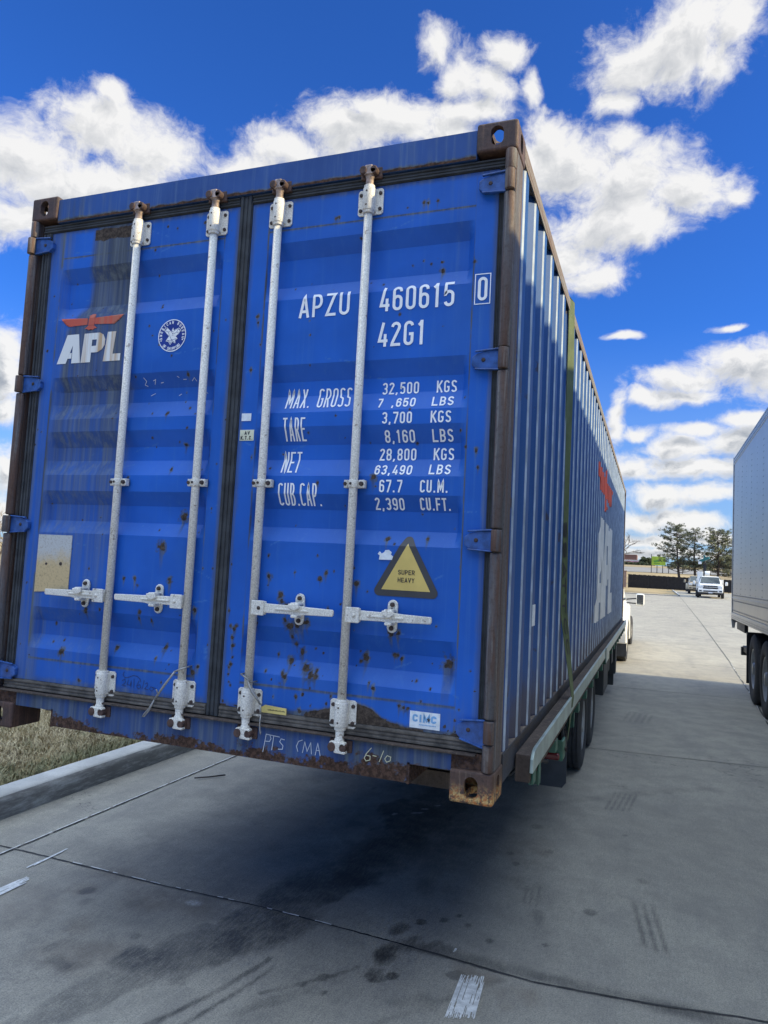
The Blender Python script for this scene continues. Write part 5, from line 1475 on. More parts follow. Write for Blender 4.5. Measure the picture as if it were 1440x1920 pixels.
def pickup(name, label, loc, rz, paint, dually=True, bedkind='bed', group=None, detail=True):
    """local frame: nose toward +y, y = 0 at the rear bumper, length about 6.4"""
    t = thing(name, label, 'pickup truck', loc, rz, group)
    mb = MB(); mb.smooth = False
    # cab + bonnet, one shell
    shell(mb, [sect(2.25, .98, .48, 1.18, .06), sect(4.55, 1.0, .46, 1.20, .06), sect(5.2, 1.0, .46, 1.20, .12), sect(5.95, .98, .46, 1.17, .14), sect(6.18, .93, .55, 1.10, .14)])
    shell(mb, [sect(2.30, .93, 1.17, 1.80, .10, .76), sect(2.55, .93, 1.17, 1.87, .10, .76), sect(3.62, .93, 1.17, 1.87, .10, .76), sect(4.55, .93, 1.17, 1.24, .03, .90)])
    mb.build('body', paint, t, bevel=.02, seg=2)
    mb = MB()   # windscreen and side glass, standing just proud of the cab
    mb.prism([(-.80, 0), (.80, 0), (.70, 1), (-.70, 1)], lambda a, b: (a, 4.52 - .84 * b, 1.275 + .52 * b), lambda a, b: (a, 4.545 - .84 * b, 1.295 + .52 * b))
    mb.build('windscreen', M_GLASS, t)
    for s_ in (1, -1):
        mb = MB()
        mb.prism([(2.62, 1.25), (4.30, 1.25), (3.72, 1.80), (2.70, 1.80)], lambda a, b: (s_ * (.945 - .17 * (b - 1.25) / .6), a, b), lambda a, b: (s_ * (.90 - .17 * (b - 1.25) / .6), a, b))
        mb.build('side_window', M_GLASS, t)
        mb = MB(); mb.bar((s_ * .96, 4.25, 1.26), (s_ * 1.20, 4.30, 1.29), .035, .03); mb.bar((s_ * .96, 4.25, 1.17), (s_ * 1.20, 4.30, 1.16), .035, .03)
        mb.build('mirror_arm', M_TRIM, t)
        mb = MB(); mb.box(min(s_ * 1.19, s_ * 1.40), max(s_ * 1.19, s_ * 1.40), 4.26, 4.36, 1.11, 1.42)
        mo = mb.build('mirror', paint, t, bevel=.045, seg=3)
        mb = MB(); mb.box(min(s_ * 1.215, s_ * 1.375), max(s_ * 1.215, s_ * 1.375), 4.245, 4.258, 1.14, 1.39); mb.build('mirror_glass', M_MIRR, mo)
        mb = MB(); mb.box(min(s_ * .60, s_ * .93), max(s_ * .60, s_ * .93), 6.13, 6.20, .90, 1.06); mb.build('headlight', M_LAMP, t, bevel=.02)
    mb = MB(); mb.box(-.58, .58, 6.14, 6.21, .79, .90); mb.box(-.55, .55, 6.14, 6.21, .945, 1.05); mb.build('grille', M_TRIM, t, bevel=.01)
    mb = MB(); mb.box(-.50, .50, 6.15, 6.22, .90, .945); mb.build('grille_bar', M_CHROME, t, bevel=.008)
    mb = MB(); mb.box(-.97, .97, 6.12, 6.30, .47, .76); mb.build('front_bumper', paint, t, bevel=.05, seg=3)
    mb = MB(); mb.box(-.55, .55, 6.295, 6.31, .53, .63); mb.box(-.88, -.68, 6.295, 6.31, .55, .65); mb.box(.68, .88, 6.295, 6.31, .55, .65); mb.build('bumper_intake', M_TRIM, t)
    mb = MB(); mb.box(-.9, .9, 6.0, 6.2, .30, .46); mb.build('air_dam', M_TRIM, t, bevel=.03)
    mb = MB(); mb.box(-.16, .16, 6.31, 6.325, .42, .53); mb.build('licence_plate', M_PLATE, t)
    if bedkind == 'bed':
        mb = MB()
        mb.box(-.98, -.90, .15, 2.2, .55, 1.28); mb.box(.90, .98, .15, 2.2, .55, 1.28); mb.box(-.90, .90, .15, .22, .55, 1.28); mb.box(-.90, .90, .22, 2.2, .78, .84)
        mb.build('cargo_bed', paint, t, bevel=.02)
        for s_ in (1, -1):
            mb = MB()
            flare = [(.42 + .62 * 0, .40)] and [(.30, .42), (.33, .62), (.42, .84), (.60, .99), (.85, 1.05), (1.25, 1.05), (1.50, .99), (1.68, .84), (1.78, .62), (1.80, .42)]
            mb.prism(flare + [(1.70, .42), (1.62, .60), (1.45, .80), (1.25, .87), (.85, .87), (.64, .80), (.48, .60), (.40, .42)], lambda a, b: (s_ * .95, a, b), lambda a, b: (s_ * 1.19, a, b))
            mb.build('rear_fender', paint, t, bevel=.035, seg=3)
            mb = MB(); mb.box(min(s_ * .80, s_ * .985), max(s_ * .80, s_ * .985), .135, .16, .82, 1.20); mb.build('tail_light', M_REDL, t, bevel=.01)
            mb = MB(); a, b = sorted((s_ * .70, s_ * 1.19)); mb.box(a, b, .34, .352, .16, .45); mb.build('mud_flap', M_FLAP, t)
        mb = MB(); mb.box(-.95, .95, .0, .16, .46, .62); mb.build('rear_bumper', M_CHROME, t, bevel=.03)
    mb = MB(); mb.box(-.42, -.34, .3, 6.0, .42, .54); mb.box(.34, .42, .3, 6.0, .42, .54); mb.box(-.9, .9, .95, 1.15, .34, .46); mb.box(-.9, .9, 5.0, 5.15, .34, .46); mb.build('chassis', M_STEELD, t)
    for s_ in (1, -1):
        wheel((s_ * (.965 if dually else .86), 5.08, .40), .40, .24, t, M_RIMW if detail else M_RIM, s_)
        if dually:
            wheel((s_ * 1.06, 1.05, .40), .40, .22, t, M_RIMW, s_); wheel((s_ * .80, 1.05, .40), .40, .22, t, M_RIM, s_)
        else:
            wheel((s_ * .86, 1.05, .40), .40, .24, t, M_RIM, s_)
    return t
pk = pickup('pickup_truck', 'white pickup truck with wide tow mirrors hitched ahead of the blue container', (.06, 13.15, 0), R_(-1.2), M_CARW)

# ================================================================== the semi trailer on the right
XR, YT, YF, ZT, ZR0 = 3.10, 12.0, -2.0, 4.10, 1.15
st = thing('semi_trailer', 'silver grey box semi trailer with riveted side standing on black tandem wheels beside the container', 'semi trailer', (XR, YT, 0))
L_ = YT - YF
mb = MB()
pan = 1.25; k = 0; y = -.10
while y > -L_ + .1:
    y2 = max(y - pan, -L_ + .02)
    mb.box(0.004, 2.596, y2 + .003, y - .001, ZR0 + .40, ZT - .14)
    y = y2
mb.build('box_body', M_SKIN, st)
mb = MB(); mb.box(.010, 2.59, -L_, -.03, ZR0 + .12, ZR0 + .3995); mb.build('lower_panel', M_SKIN, st)
for x0 in (-.004, 2.56):
    mb = MB(); mb.box(x0, x0 + .044, -L_, -.0, ZT - .1395, ZT - .01); mb.build('top_rail', M_ALUR, st, bevel=.008)
    mb = MB(); mb.box(x0 - .003, x0 + .040, -L_, -.0, ZR0 + .0, ZR0 + .115); mb.box(x0, x0 + .04, -L_, -.05, ZR0 + .365, ZR0 + .395); mb.build('side_rail', M_ALUR, st, bevel=.004)
mb = MB(); mb.box(.03, 2.57, -L_, 0, ZT - .03, ZT); mb.build('roof', M_ALUR, st)
mb = MB(); mb.box(-.008, .10, -.029, .02, ZR0 - .06, ZT + .005); mb.box(2.5, 2.608, -.029, .02, ZR0 - .06, ZT + .005); mb.box(.10, 2.5, -.02, .02, ZT - .14, ZT + .005); mb.box(.10, 2.5, -.02, .02, ZR0 - .06, ZR0 + .08); mb.build('rear_frame', M_ALUR, st, bevel=.004)
mb = MB(); mb.box(.10, 1.295, -.015, .012, ZR0 + .08, ZT - .14); mb.build('rear_door', M_CARW, st); mb = MB(); mb.box(1.305, 2.5, -.015, .012, ZR0 + .08, ZT - .14); mb.build('rear_door', M_CARW, st)
mb = MB()
for z in (ZT - .04, ZT - .10, ZR0 + .43, ZR0 + .33, ZR0 + .16, ZR0 + .06, ZR0 + .03):
    for i in range(85):
        y = -.06 - i * .09
        mb.lathe((-.004 if z > ZT - .2 or z < ZR0 + .12 else .004, y, z), (-1, 0, 0), [(.0, .012), (.005, .009), (.006, 0)], 6)
y = -.10
for k in range(6):
    for dy in (-.03, .03, -.62):
        for i in range(26):
            mb.lathe((.004, y + dy, ZR0 + .46 + i * .085), (-1, 0, 0), [(0, .008), (.003, .006), (.004, 0)], 6)
    y -= pan
ro = mb.build('rivets', M_RIVET, st); ro['kind'] = 'stuff'
mb = MB()
for i in range(38):
    mb.box(.06, 2.54, -.20 - i * .42, -.13 - i * .42, ZR0 + .01, ZR0 + .12)
mb.build('cross_members', M_STEELD, st)
mb = MB(); mb.box(.045, .10, -1.55, -.42, ZR0 - .16, ZR0 - .005); mb.build('slider_rail', M_STEELD, st, bevel=.01)
# suspension slider, wheels, flaps, bumper
mb = MB(); mb.box(.55, .70, -4.4, -.5, .75, ZR0); mb.box(1.9, 2.05, -4.4, -.5, .75, ZR0)
for y in (-2.35, -3.60):
    mb.smooth = True; mb.tube([(.25, y, .52), (2.35, y, .52)], .07, 12); mb.smooth = False
mb.build('bogie', M_STEELD, st)
for y in (-2.35, -3.60):
    for (x, o_) in ((.20, -1), (.52, -1), (2.08, 1), (2.40, 1)):
        wheel((x, y, .515), .515, .27, st, M_RIM, o_)
for x in (.06, 1.94):
    mb = MB(); mb.prism([(x, .98), (x + .60, .98), (x + .60, .22), (x, .22)], lambda a, b: (a, -1.72 + .03 * (b - .6), b), lambda a, b: (a, -1.70 + .03 * (b - .6), b)); mb.build('mud_flap', M_TRIM, st)
    mb = MB(); mb.box(x, x + .6, -1.78, -1.66, .975, 1.02); mb.build('flap_hanger', M_STEELD, st)
mb = MB(); mb.box(.10, 2.5, -.62, -.52, .56, .70); mb.box(.13, .22, -1.7, -.52, .62, .72); mb.box(2.38, 2.47, -1.7, -.52, .62, .72); mb.box(.75, .83, -.60, -.54, .70, ZR0); mb.box(1.77, 1.85, -.60, -.54, .70, ZR0)
mb.build('underride_bumper', M_STEELD, st, bevel=.008)
mb = MB(); mb.prism([(-.02, ZR0), (.06, ZR0), (.04, ZR0 - .16), (.0, ZR0 - .16)], lambda a, b: (a, -.10, b), lambda a, b: (a, -.085, b)); mb.build('corner_flap', M_ALUR, st)

# ================================================================== GROUND
PY = [-400, 14, 66, 84, 92, 99, 140, 150, 175, 190, 230, 300, 1200]
PZ = [0, 0, .62, .80, .86, 1.15, 3.15, 3.6, 5.0, 5.5, 6.7, 7.8, 9.0]
def gz(y): return float(np.interp(y, PY, PZ))
def strip(name, xs, ys, zoff, mat, kind='structure', zf=None):
    V = []; F = []
    for y in ys:
        for x in xs:
            V.append((x, y, (zf or gz)(y) + zoff))
    nx = len(xs)
    for j in range(len(ys) - 1):
        for i in range(nx - 1):
            F.append((j * nx + i, j * nx + i + 1, (j + 1) * nx + i + 1, (j + 1) * nx + i))
    mb = MB(); mb.add(V, F)
    return tag(mb.build(name, mat), kind=kind)
strip('ground', [-1200, -300, -60, 0, 60, 300, 1200], PY, -.03, M_FIELD)
strip('highway', [-400, -60, 0, 60, 400], [150, 156, 164, 175], .03, M_ROAD)

# concrete yard with its stains
def polyline_d(X, Y, pts):
    d = np.full_like(X, 9.0)
    for (x0, y0), (x1, y1) in zip(pts[:-1], pts[1:]):
        dx, dy = x1 - x0, y1 - y0
        t = np.clip(((X - x0) * dx + (Y - y0) * dy) / (dx * dx + dy * dy), 0, 1)
        d = np.minimum(d, np.hypot(X - x0 - t * dx, Y - y0 - t * dy))
    return d
def wear_pave(X, Y):
    n = fbm(X * 2.2, Y * 1.3, 201); n2 = fbm(X * 9, Y * 5, 202); n3 = fbm(X * 30, Y * 9, 203, 4)
    r = np.zeros_like(X); g_ = np.zeros_like(X); b_ = np.zeros_like(X)
    jx = X + (n2 - .5) * .10 + (n - .5) * .16; jy = Y + (n2 - .5) * .18 + (n - .5) * .25
    def blob(x, y, rx, ry, a, ang=0.0):
        c, s_ = math.cos(R_(ang)), math.sin(R_(ang))
        u = ((jx - x) * c + (jy - y) * s_) / rx; v_ = (-(jx - x) * s_ + (jy - y) * c) / ry
        return a * (1 - sst(np.hypot(u, v_), .35, 1.15))
    # oily drip band the trucks leave along the middle of the lane
    for (x, y, rx, ry, a, an) in ((.02, 1.05, .19, .52, .85, -8), (.24, 1.75, .26, .75, .80, -6), (.30, 2.9, .42, .9, .62, 0), (-.03, .42, .14, .30, .85, -12), (.16, .62, .11, .34, .82, -12), (-.30, .12, .16, .16, .75, 0), (-.55, -.05, .12, .09, .6, 0), (.55, 2.2, .25, .8, .5, 0),
                              (.05, 3.6, .5, 1.3, .5, 0), (.66, .62, .085, .14, .95, -20), (.60, .80, .05, .07, .85, 0), (.69, .46, .07, .06, .9, 0), (.86, .70, .20, .05, .55, -4), (-.10, 2.2, .16, .5, .42, 0), (.16, 1.55, .10, .16, .75, 0), (.60, 1.35, .09, .25, .35, 0),
                              (1.28, .09, .14, .12, .75, 30), (1.42, .02, .12, .10, .5, 0), (1.05, 1.62, .20, .10, .22, 0), (-1.0, 1.15, .20, .5, .16, 0), (.65, -.20, .14, .10, .45, 0), (.40, .12, .30, .05, .42, 55), (-.62, .33, .22, .12, .28, 20), (-.9, .1, .3, .16, .22, 0), (.86, .25, .12, .08, .30, 0)):
        r = np.maximum(r, blob(x, y, rx, ry, a, an))
    for (x, y, s_, a) in ((-.44, .23, .030, .55), (-.96, .49, .045, .6), (-.88, .39, .04, .45), (-.66, .48, .05, .45), (-.71, -.01, .04, .55), (.63, 5.0, .05, .4), (.73, .44, .03, .8), (-.21, .43, .05, .5), (.05, 1.16, .04, .7), (.40, 2.72, .05, .5), (1.02, 2.62, .05, .5), (1.00, 1.90, .03, .6), (.94, 2.05, .025, .5), (1.16, 2.2, .03, .4),
                         (.86, 1.10, .02, .7), (.92, 1.02, .02, .7), (1.3, 1.0, .015, .6), (.47, .30, .03, .7), (.42, .22, .022, .75), (.52, .20, .02, .7), (-.53, .72, .05, .35), (1.9, 4.0, .04, .3), (.80, 1.02, .025, .6), (.70, .95, .03, .7), (1.72, 2.0, .035, .35), (1.47, 1.45, .035, .6), (1.05, .92, .02, .6), (1.60, 2.75, .02, .5)):
        d = np.hypot((X - x + (n3 - .5) * .02) / s_, (Y - y) / (s_ * 1.25)); r = np.maximum(r, a * (1 - sst(d, .7, 1.05)))
    # ragged oily wheel path, darkened further to paint in shade under the container
    xc = np.interp(Y, [-.6, -.05, .44, 1.21, 2.1, 2.8, 5, 9], [-.42, -.26, -.01, .15, .28, .36, .3, .2]) + .05 * (n - .5)
    hw_ = np.interp(Y, [-.6, .0, .45, 1.2, 2.0, 3.0, 6, 10], [.22, .20, .20, .25, .34, .46, .5, .3])
    dd = np.abs(X - xc) / hw_
    patch = fbm(X * 3.4, Y * 1.6, 221, 5); fine_ = fbm(X * 24, Y * 7, 223, 4)
    amp_ = np.interp(Y, [-.6, .0, .6, 1.2, 2.5, 4, 7, 12], [.45, .55, .72, .85, .85, .7, .35, .1])
    r = np.maximum(r, amp_ * sst(.62 - dd * .62 + (patch - .5) * 1.5 + (fine_ - .5) * .5, .12, .42))
    # dark rubber prints of dual tyres
    def treads(x0, x1, y0, y1, nb, a, shear=0.0, seed=1):
        t = (X - x0 - (Y - y0) * shear) / (x1 - x0)
        inside = sst(t, -.02, .02) * (1 - sst(t, .98, 1.02)) * sst(Y + (n2 - .5) * .2, y0 - .04, y0 + .05) * (1 - sst(Y + (n2 - .5) * .25, y1 - .06, y1 + .05))
        bars = np.clip(.5 - .62 * np.cos(2 * np.pi * t * nb), 0, 1)
        return a * inside * bars * (.62 + .5 * n2)
    r = np.maximum(r, treads(1.72, 1.86, 1.20, 1.66, 3, .62, -.13)); r = np.maximum(r, treads(1.42, 1.62, 3.28, 3.80, 5, .50, .10)); r = np.maximum(r, treads(1.12, 1.22, 1.36, 1.66, 3, .55, -.08)); r = np.maximum(r, treads(1.40, 1.75, 7.0, 7.7, 5, .35, .08))
    r = np.maximum(r, treads(1.44, 1.62, .05, .32, 4, .5, 0)); r = np.maximum(r, .32 * blob(1.22, 1.25, .08, .11, 1))
    r = np.maximum(r, treads(-.10, .16, .55, 1.2, 4, .85, .16))
    # long faint drag lines
    for (pts, wd, a) in (([(-.02, -.35), (.12, .05), (.22, .36)], .022, .75), ([(.10, -.28), (.20, .08), (.26, .3)], .016, .6), ([(.55, -.4), (.78, .10), (1.15, .60)], .025, .32), ([(.30, .10), (.52, .35), (.56, .42)], .02, .65), ([(-.4, 1.4), (-.2, 3.0), (-.1, 5.0)], .10, .22), ([(.9, 3.0), (1.5, 3.7), (2.2, 4.3)], .08, .20), ([(-1.0, 1.6), (-.6, 2.6), (-.2, 4.0)], .15, .16)):
        r = np.maximum(r, a * (1 - sst(polyline_d(jx * .7 + X * .3, jy * .5 + Y * .5, pts) / wd, .3, 1.1)) * (.4 + .9 * n3))
    # joints collect dirt
    r = np.maximum(r, (1 - sst(np.abs(Y - .715 + .0 * X), .01, .05 + .05 * n2)) * sst(X, .55, .8) * .55)
    r = np.maximum(r, (.05 + .20 * sst(n, .42, .68)) * (1 - sst(np.abs(X + .15), .9, 1.75)) * (1 - sst(Y, 6, 14)))
    r = np.maximum(r, .18 * (1 - sst(np.abs(X + 2.10), .02, .10)))
    for (x, y, rx, ry, a) in ((-.50, .60, .34, .14, .75), (-.9, .72, .25, .10, .5), (-.55, .02, .25, .18, .55), (-1.0, .5, .10, .10, .6), (1.05, .60, .16, .09, .7), (1.25, .52, .12, .08, .55), (1.0, 2.15, .25, .35, .4), (-.7, .22, .12, .1, .6), (-1.2, .2, .4, .3, .35)):
        g_ = np.maximum(g_, blob(x, y, rx, ry, a))
    b_ = np.maximum(b_, .5 * (1 - sst(np.hypot((X + .40) / .05, (Y - .62) / .035), .5, 1.1)))
    for (pts) in ([(.16, 2.46), (.22, 2.50)], [(.20, 2.58), (.235, 2.60)], [(.27, 2.70), (.29, 2.72)], [(.05, 2.36), (.06, 2.40)]):
        b_ = np.maximum(b_, 1 - sst(polyline_d(X, Y, pts), .004, .014))
    return r, g_, b_
px_ = np.concatenate([np.arange(-2.15, 2.6, .0125), np.arange(2.6, 4.0, .05), np.array([4, 6, 10, 18, 30, 50, 90])])
py_ = np.concatenate([np.array([-60, -30, -12, -5, -2, -1]), np.arange(-.6, 4.0, .0125), np.arange(4.0, 8.0, .04), np.array([8, 9, 10, 12, 14, 20, 30, 50, 66])])
pv = grid_obj('pavement', px_, py_, lambda X, Y: (X, Y, np.interp(Y, PY, PZ)), wear_pave, M_PAVE)
tag(pv, kind='structure')
at_l = at(1277, 1116, 72)
strip('driveway', [4.0, 8, 20, 60], [66.0, 84, 92.0], .0, M_PAVE)
strip('lawn_strip', [-40, -10, 0, 3.86], [66.35, 70, 84, 92], .06, M_LAWN_Y if 'M_LAWN_Y' in globals() else M_FIELD)
mb = MB()
def kerb_run(mb, x0, x1, y0, y1, h):
    mb.hexa([(x0, y0, gz(y0) - .02), (x1, y0, gz(y0) - .02), (x1, y1, gz(y1) - .02), (x0, y1, gz(y1) - .02), (x0, y0, gz(y0) + h), (x1, y0, gz(y0) + h), (x1, y1, gz(y1) + h), (x0, y1, gz(y1) + h)])
kerb_run(mb, 3.86, 4.0, 66.0, 88, .15); kerb_run(mb, -40, 3.86, 66.0, 66.35, .075)
tag(mb.build('far_kerb', M_KERB, bevel=.02), kind='structure')
# kerb along the left of the lane
prf = [(-2.150, -.02), (-2.152, .025), (-2.160, .10), (-2.175, .138), (-2.20, .150), (-2.315, .158), (-2.335, .150), (-2.335, -.02)]
V = []; ysk = list(np.arange(-8, 10, .25)) + [12, 14, 20, 30, 40, 52, 66]
for y in ysk:
    for (x, z) in prf: V.append((x + .004 * math.sin(y * 1.7), y, z + gz(y)))
n_ = len(prf); mb = MB(); mb.smooth = True
mb.add(V, [(j * n_ + i, j * n_ + i + 1, (j + 1) * n_ + i + 1, (j + 1) * n_ + i) for j in range(len(ysk) - 1) for i in range(n_ - 1)])
tag(mb.build('kerb', M_KERB), kind='structure')
# lawn beyond it, gently uneven
lx = np.concatenate([np.array([-150, -60, -30, -16, -10]), np.arange(-8, -2.32, .12), np.array([-2.32])])
ly = np.concatenate([np.array([-60, -20, -6]), np.arange(-2, 9, .12), np.array([10, 12, 16, 24, 40, 66, 92])])
lawn = grid_obj('lawn', lx, ly, lambda X, Y: (X, Y, np.interp(Y, PY, PZ) + .115 + .05 * sst(-X, 2.4, 3.2) * fbm(X * .8, Y * .8, 301) + np.interp(-X, [2.3, 4, 20], [0, .05, .3])), None, M_LAWN, smooth=True)
tag(lawn, kind='structure')
# grass blades
def grass(name, x0, x1, y0, y1, num, hmin, hmax, seed, dens=None):
    rs = np.random.RandomState(seed)
    x = rs.uniform(x0, x1, num); y = rs.uniform(y0, y1, num)
    cl = fbm(x * 3.0, y * 3.0, 311); cl2 = fbm(x * 9, y * 9, 312)
    hh = (hmin + (hmax - hmin) * rs.rand(num)) * (.45 + 1.1 * cl)
    z = np.interp(y, PY, PZ) + .115 + .05 * sst(-x, 2.4, 3.2) * fbm(x * .8, y * .8, 301) + np.interp(-x, [2.3, 4, 20], [0, .05, .3]) - .005
    a = rs.uniform(0, 2 * np.pi, num); lean = rs.uniform(.3, 1.6, num) * hh
    la = a + rs.uniform(-.8, .8, num) + np.pi / 2
    w = rs.uniform(.0022, .0050, num)
    dx, dy = np.cos(a) * w, np.sin(a) * w
    tx, ty = x + np.cos(la) * lean, y + np.sin(la) * lean
    mx, my = x + np.cos(la) * lean * .35, y + np.sin(la) * lean * .35
    v = np.stack([np.stack([x - dx, y - dy, z], 1), np.stack([x + dx, y + dy, z], 1), np.stack([mx + dx * .8, my + dy * .8, z + hh * .7], 1), np.stack([mx - dx * .8, my - dy * .8, z + hh * .7], 1), np.stack([tx, ty, z + hh], 1)], 1).reshape(-1, 3)
    i = np.arange(num) * 5
    me = bpy.data.meshes.new(name)
    fs = np.concatenate([np.stack([i, i + 1, i + 2, i + 3], 1)]).tolist() + np.stack([i + 3, i + 2, i + 4], 1).tolist()
    me.from_pydata(v.tolist(), [], fs)
    green = np.clip((1 - sst(-x, 2.38, 2.75)) * .85 + sst(cl2, .56, .72) * .7 + .2 * rs.rand(num), 0, 1)
    c = np.stack([np.clip(rs.rand(num) * .6 + cl * .5, 0, 1), green, np.zeros(num), np.ones(num)], 1)
    c = np.repeat(c, 5, 0)
    ca = me.color_attributes.new('tint', 'FLOAT_COLOR', 'POINT'); ca.data.foreach_set('color', c.astype(np.float32).ravel())
    me.materials.append(M_BLADE)
    o = bpy.data.objects.new(name, me); COL.objects.link(o)
    return tag(o, kind='stuff', label='short dry tan and green grass behind the kerb', cat='grass')
grass('grass', -6.0, -2.345, .2, 5.5, 62000, .025, .075, 5)

# joints between the slabs, thin sheets lying on the concrete
def line_strip(mb, pts, w_, seed, z=.004, broken=0.0, step_=.03):
    rs = random.Random(seed)
    for (x0, y0), (x1, y1) in zip(pts[:-1], pts[1:]):
        ln = math.hypot(x1 - x0, y1 - y0); n_ = max(2, int(ln / step_)); dx, dy = (x1 - x0) / ln, (y1 - y0) / ln
        prev = None
        for i in range(n_ + 1):
            t = i / n_; ww = w_ * (.55 + .6 * rs.random()) * .5; j = (rs.random() - .5) * w_ * .35
            x, y = x0 + (x1 - x0) * t - dy * j, y0 + (y1 - y0) * t + dx * j
            cur = ((x - dy * ww, y + dx * ww, gz(y) + z), (x + dy * ww, y - dx * ww, gz(y) + z))
            if prev and rs.random() >= broken:
                mb.add([prev[0], prev[1], cur[1], cur[0]], [(0, 1, 2, 3)])
            prev = cur
mb = MB()
line_strip(mb, [(-1.70, -.5), (-1.705, 3.2), (-1.64, 30)], .014, 1, broken=.05)
line_strip(mb, [(-2.15, .700), (-1.57, .716), (-.674, .707), (-.044, .730), (.598, .704), (.86, .690), (1.298, .655), (1.73, .702), (2.1, .77), (3.1, .86)], .012, 2)
line_strip(mb, [(-2.15, 5.0), (1.165, 5.258), (2.823, 5.411), (4, 5.5)], .012, 3)
for y in (9.9, 14.5, 19.1, 23.7, 28.3, 33, 37.6, 42.2, 46.8, 51.4, 56, 60.6): line_strip(mb, [(-2.15, y), (30, y + .6)], .018, int(y * 10), step_=.3)
line_strip(mb, [(3.13, -3), (3.16, 7.95), (3.296, 11.45), (3.413, 15.5), (3.62, 30), (3.80, 48), (3.95, 66)], .022, 4, step_=.15)
for x in (8.4, 13.2): line_strip(mb, [(x, -3), (x + .5, 66)], .02, int(x), step_=.4)
tag(mb.build('pavement_joint', M_JOINT), kind='structure')
mb = MB()
line_strip(mb, [(-1.705, -.5), (-1.710, 3.2), (-1.66, 8)], .010, 11, z=.008, broken=.10)
line_strip(mb, [(-1.30, .716), (-.674, .709), (-.20, .725)], .009, 12, z=.008, broken=.55); line_strip(mb, [(-.10, .727), (.50, .710)], .008, 13, z=.008, broken=.5)
line_strip(mb, [(3.15, 6.5), (3.17, 8.5), (3.296, 11.45), (3.413, 15.5)], .012, 14, z=.008, broken=.55, step_=.08)
tag(mb.build('joint_sealant', M_CAULK), kind='structure')
# worn white paint on the slab
mb = MB()
def worn(mb, corners, rows, keep, seed, z=.005):
    rs = random.Random(seed); a, b, c, d_ = [np.array(q) for q in corners]
    for i in range(rows):
        t0, t1 = i / rows, (i + .97) / rows
        u = 0.0
        s0 = rs.random() ** 2 * .16; e0 = 1 - rs.random() ** 2 * .22
        u = s0
        while u < e0:
            l_ = rs.uniform(.08, .40); v1 = min(e0, u + l_)
            if rs.random() < keep:
                p = [a + (b - a) * t0 + ((d_ - a) + ((c - b) - (d_ - a)) * t0) * u, a + (b - a) * t1 + ((d_ - a) + ((c - b) - (d_ - a)) * t1) * u,
                     a + (b - a) * t1 + ((d_ - a) + ((c - b) - (d_ - a)) * t1) * v1, a + (b - a) * t0 + ((d_ - a) + ((c - b) - (d_ - a)) * t0) * v1]
                mb.add([(q[0], q[1], gz(q[1]) + z) for q in p], [(0, 1, 2, 3)])
            u = v1
worn(mb, [(1.015, .245), (1.125, .285), (1.10, .61), (1.0, .575)], 40, .90, 4)
worn(mb, [(-1.372, .10), (-1.292, .10), (-1.292, .45), (-1.350, .47)], 14, .97, 5)
worn(mb, [(-1.44, .52), (-1.418, .52), (-1.432, .86), (-1.450, .86)], 4, .75, 6)
worn(mb, [(.92, .735), (.93, .735), (.93, .775), (.92, .775)], 2, .9, 7)
tag(mb.build('road_marking', M_PAINTW), kind='structure')
mb = MB(); mb.smooth = True
mb.tube([(-1.605, 2.345, .016), (-1.53, 2.44, .012), (-1.445, 2.535, .016)], .006, 7)
tag(mb.build('metal_rod', M_ROD), 'thin dark rusty rod lying on the concrete near the left kerb', 'rod')

# ================================================================== FAR BACKGROUND
# fence of dark boards
A0 = at(1178, 1105, 92.3); A1 = at(1395, 1113, 92.3)
fz0, fz1 = gz(92), gz(92)
fx0, fx1 = float(A0[0]), 17.0
fen = thing('board_fence', 'dark brown board fence with vertical slats across the back of the lot', 'fence', (fx0, 92.5, gz(92.5)))
def clearn(q): return q
npan = 8; pw = (fx1 - fx0) / npan
hz2 = lambda x: 1.72 - .012 * x
for i in range(npan):
    mb = MB(); a = i * pw - .02; b = (i + 1) * pw + .02
    nb = int((b - a) / .20) + 1
    for k in range(nb):
        x = a + k * .20 - (.075 if k % 2 else 0)
        mb.box(x, min(b, x + (.145 if k % 2 == 0 else .295)), -.02 + .07 * (k % 2), .0 + .07 * (k % 2), .06, hz2(x) - .02 * ((k * 7) % 3))
    for z in (.35, 1.30): mb.box(a, b, .0005, .0495, z, z + .09)
    mb.build('fence_panel', M_FENCE, fen)
for i in range(npan + 1):
    mb = MB(); mb.box(i * pw - .06, i * pw + .06, -.03, .09, 0, hz2(i * pw) - .03); mb.build('post', M_FENCE, fen, bevel=.01)
B0 = at(1175, 1105, 92)
mb = MB(); mb.box(-1.2, .3, -.25, .25, 0, 2.0); mb.box(-1.26, .36, -.31, .31, 2.0, 2.12)
o = mb.build('brick_pillar', M_BRICK, bevel=.02); o.location = (fx0 - .55, 92.4, gz(92.4)); tag(o, 'tan brick pillar at the left end of the dark fence', 'wall')

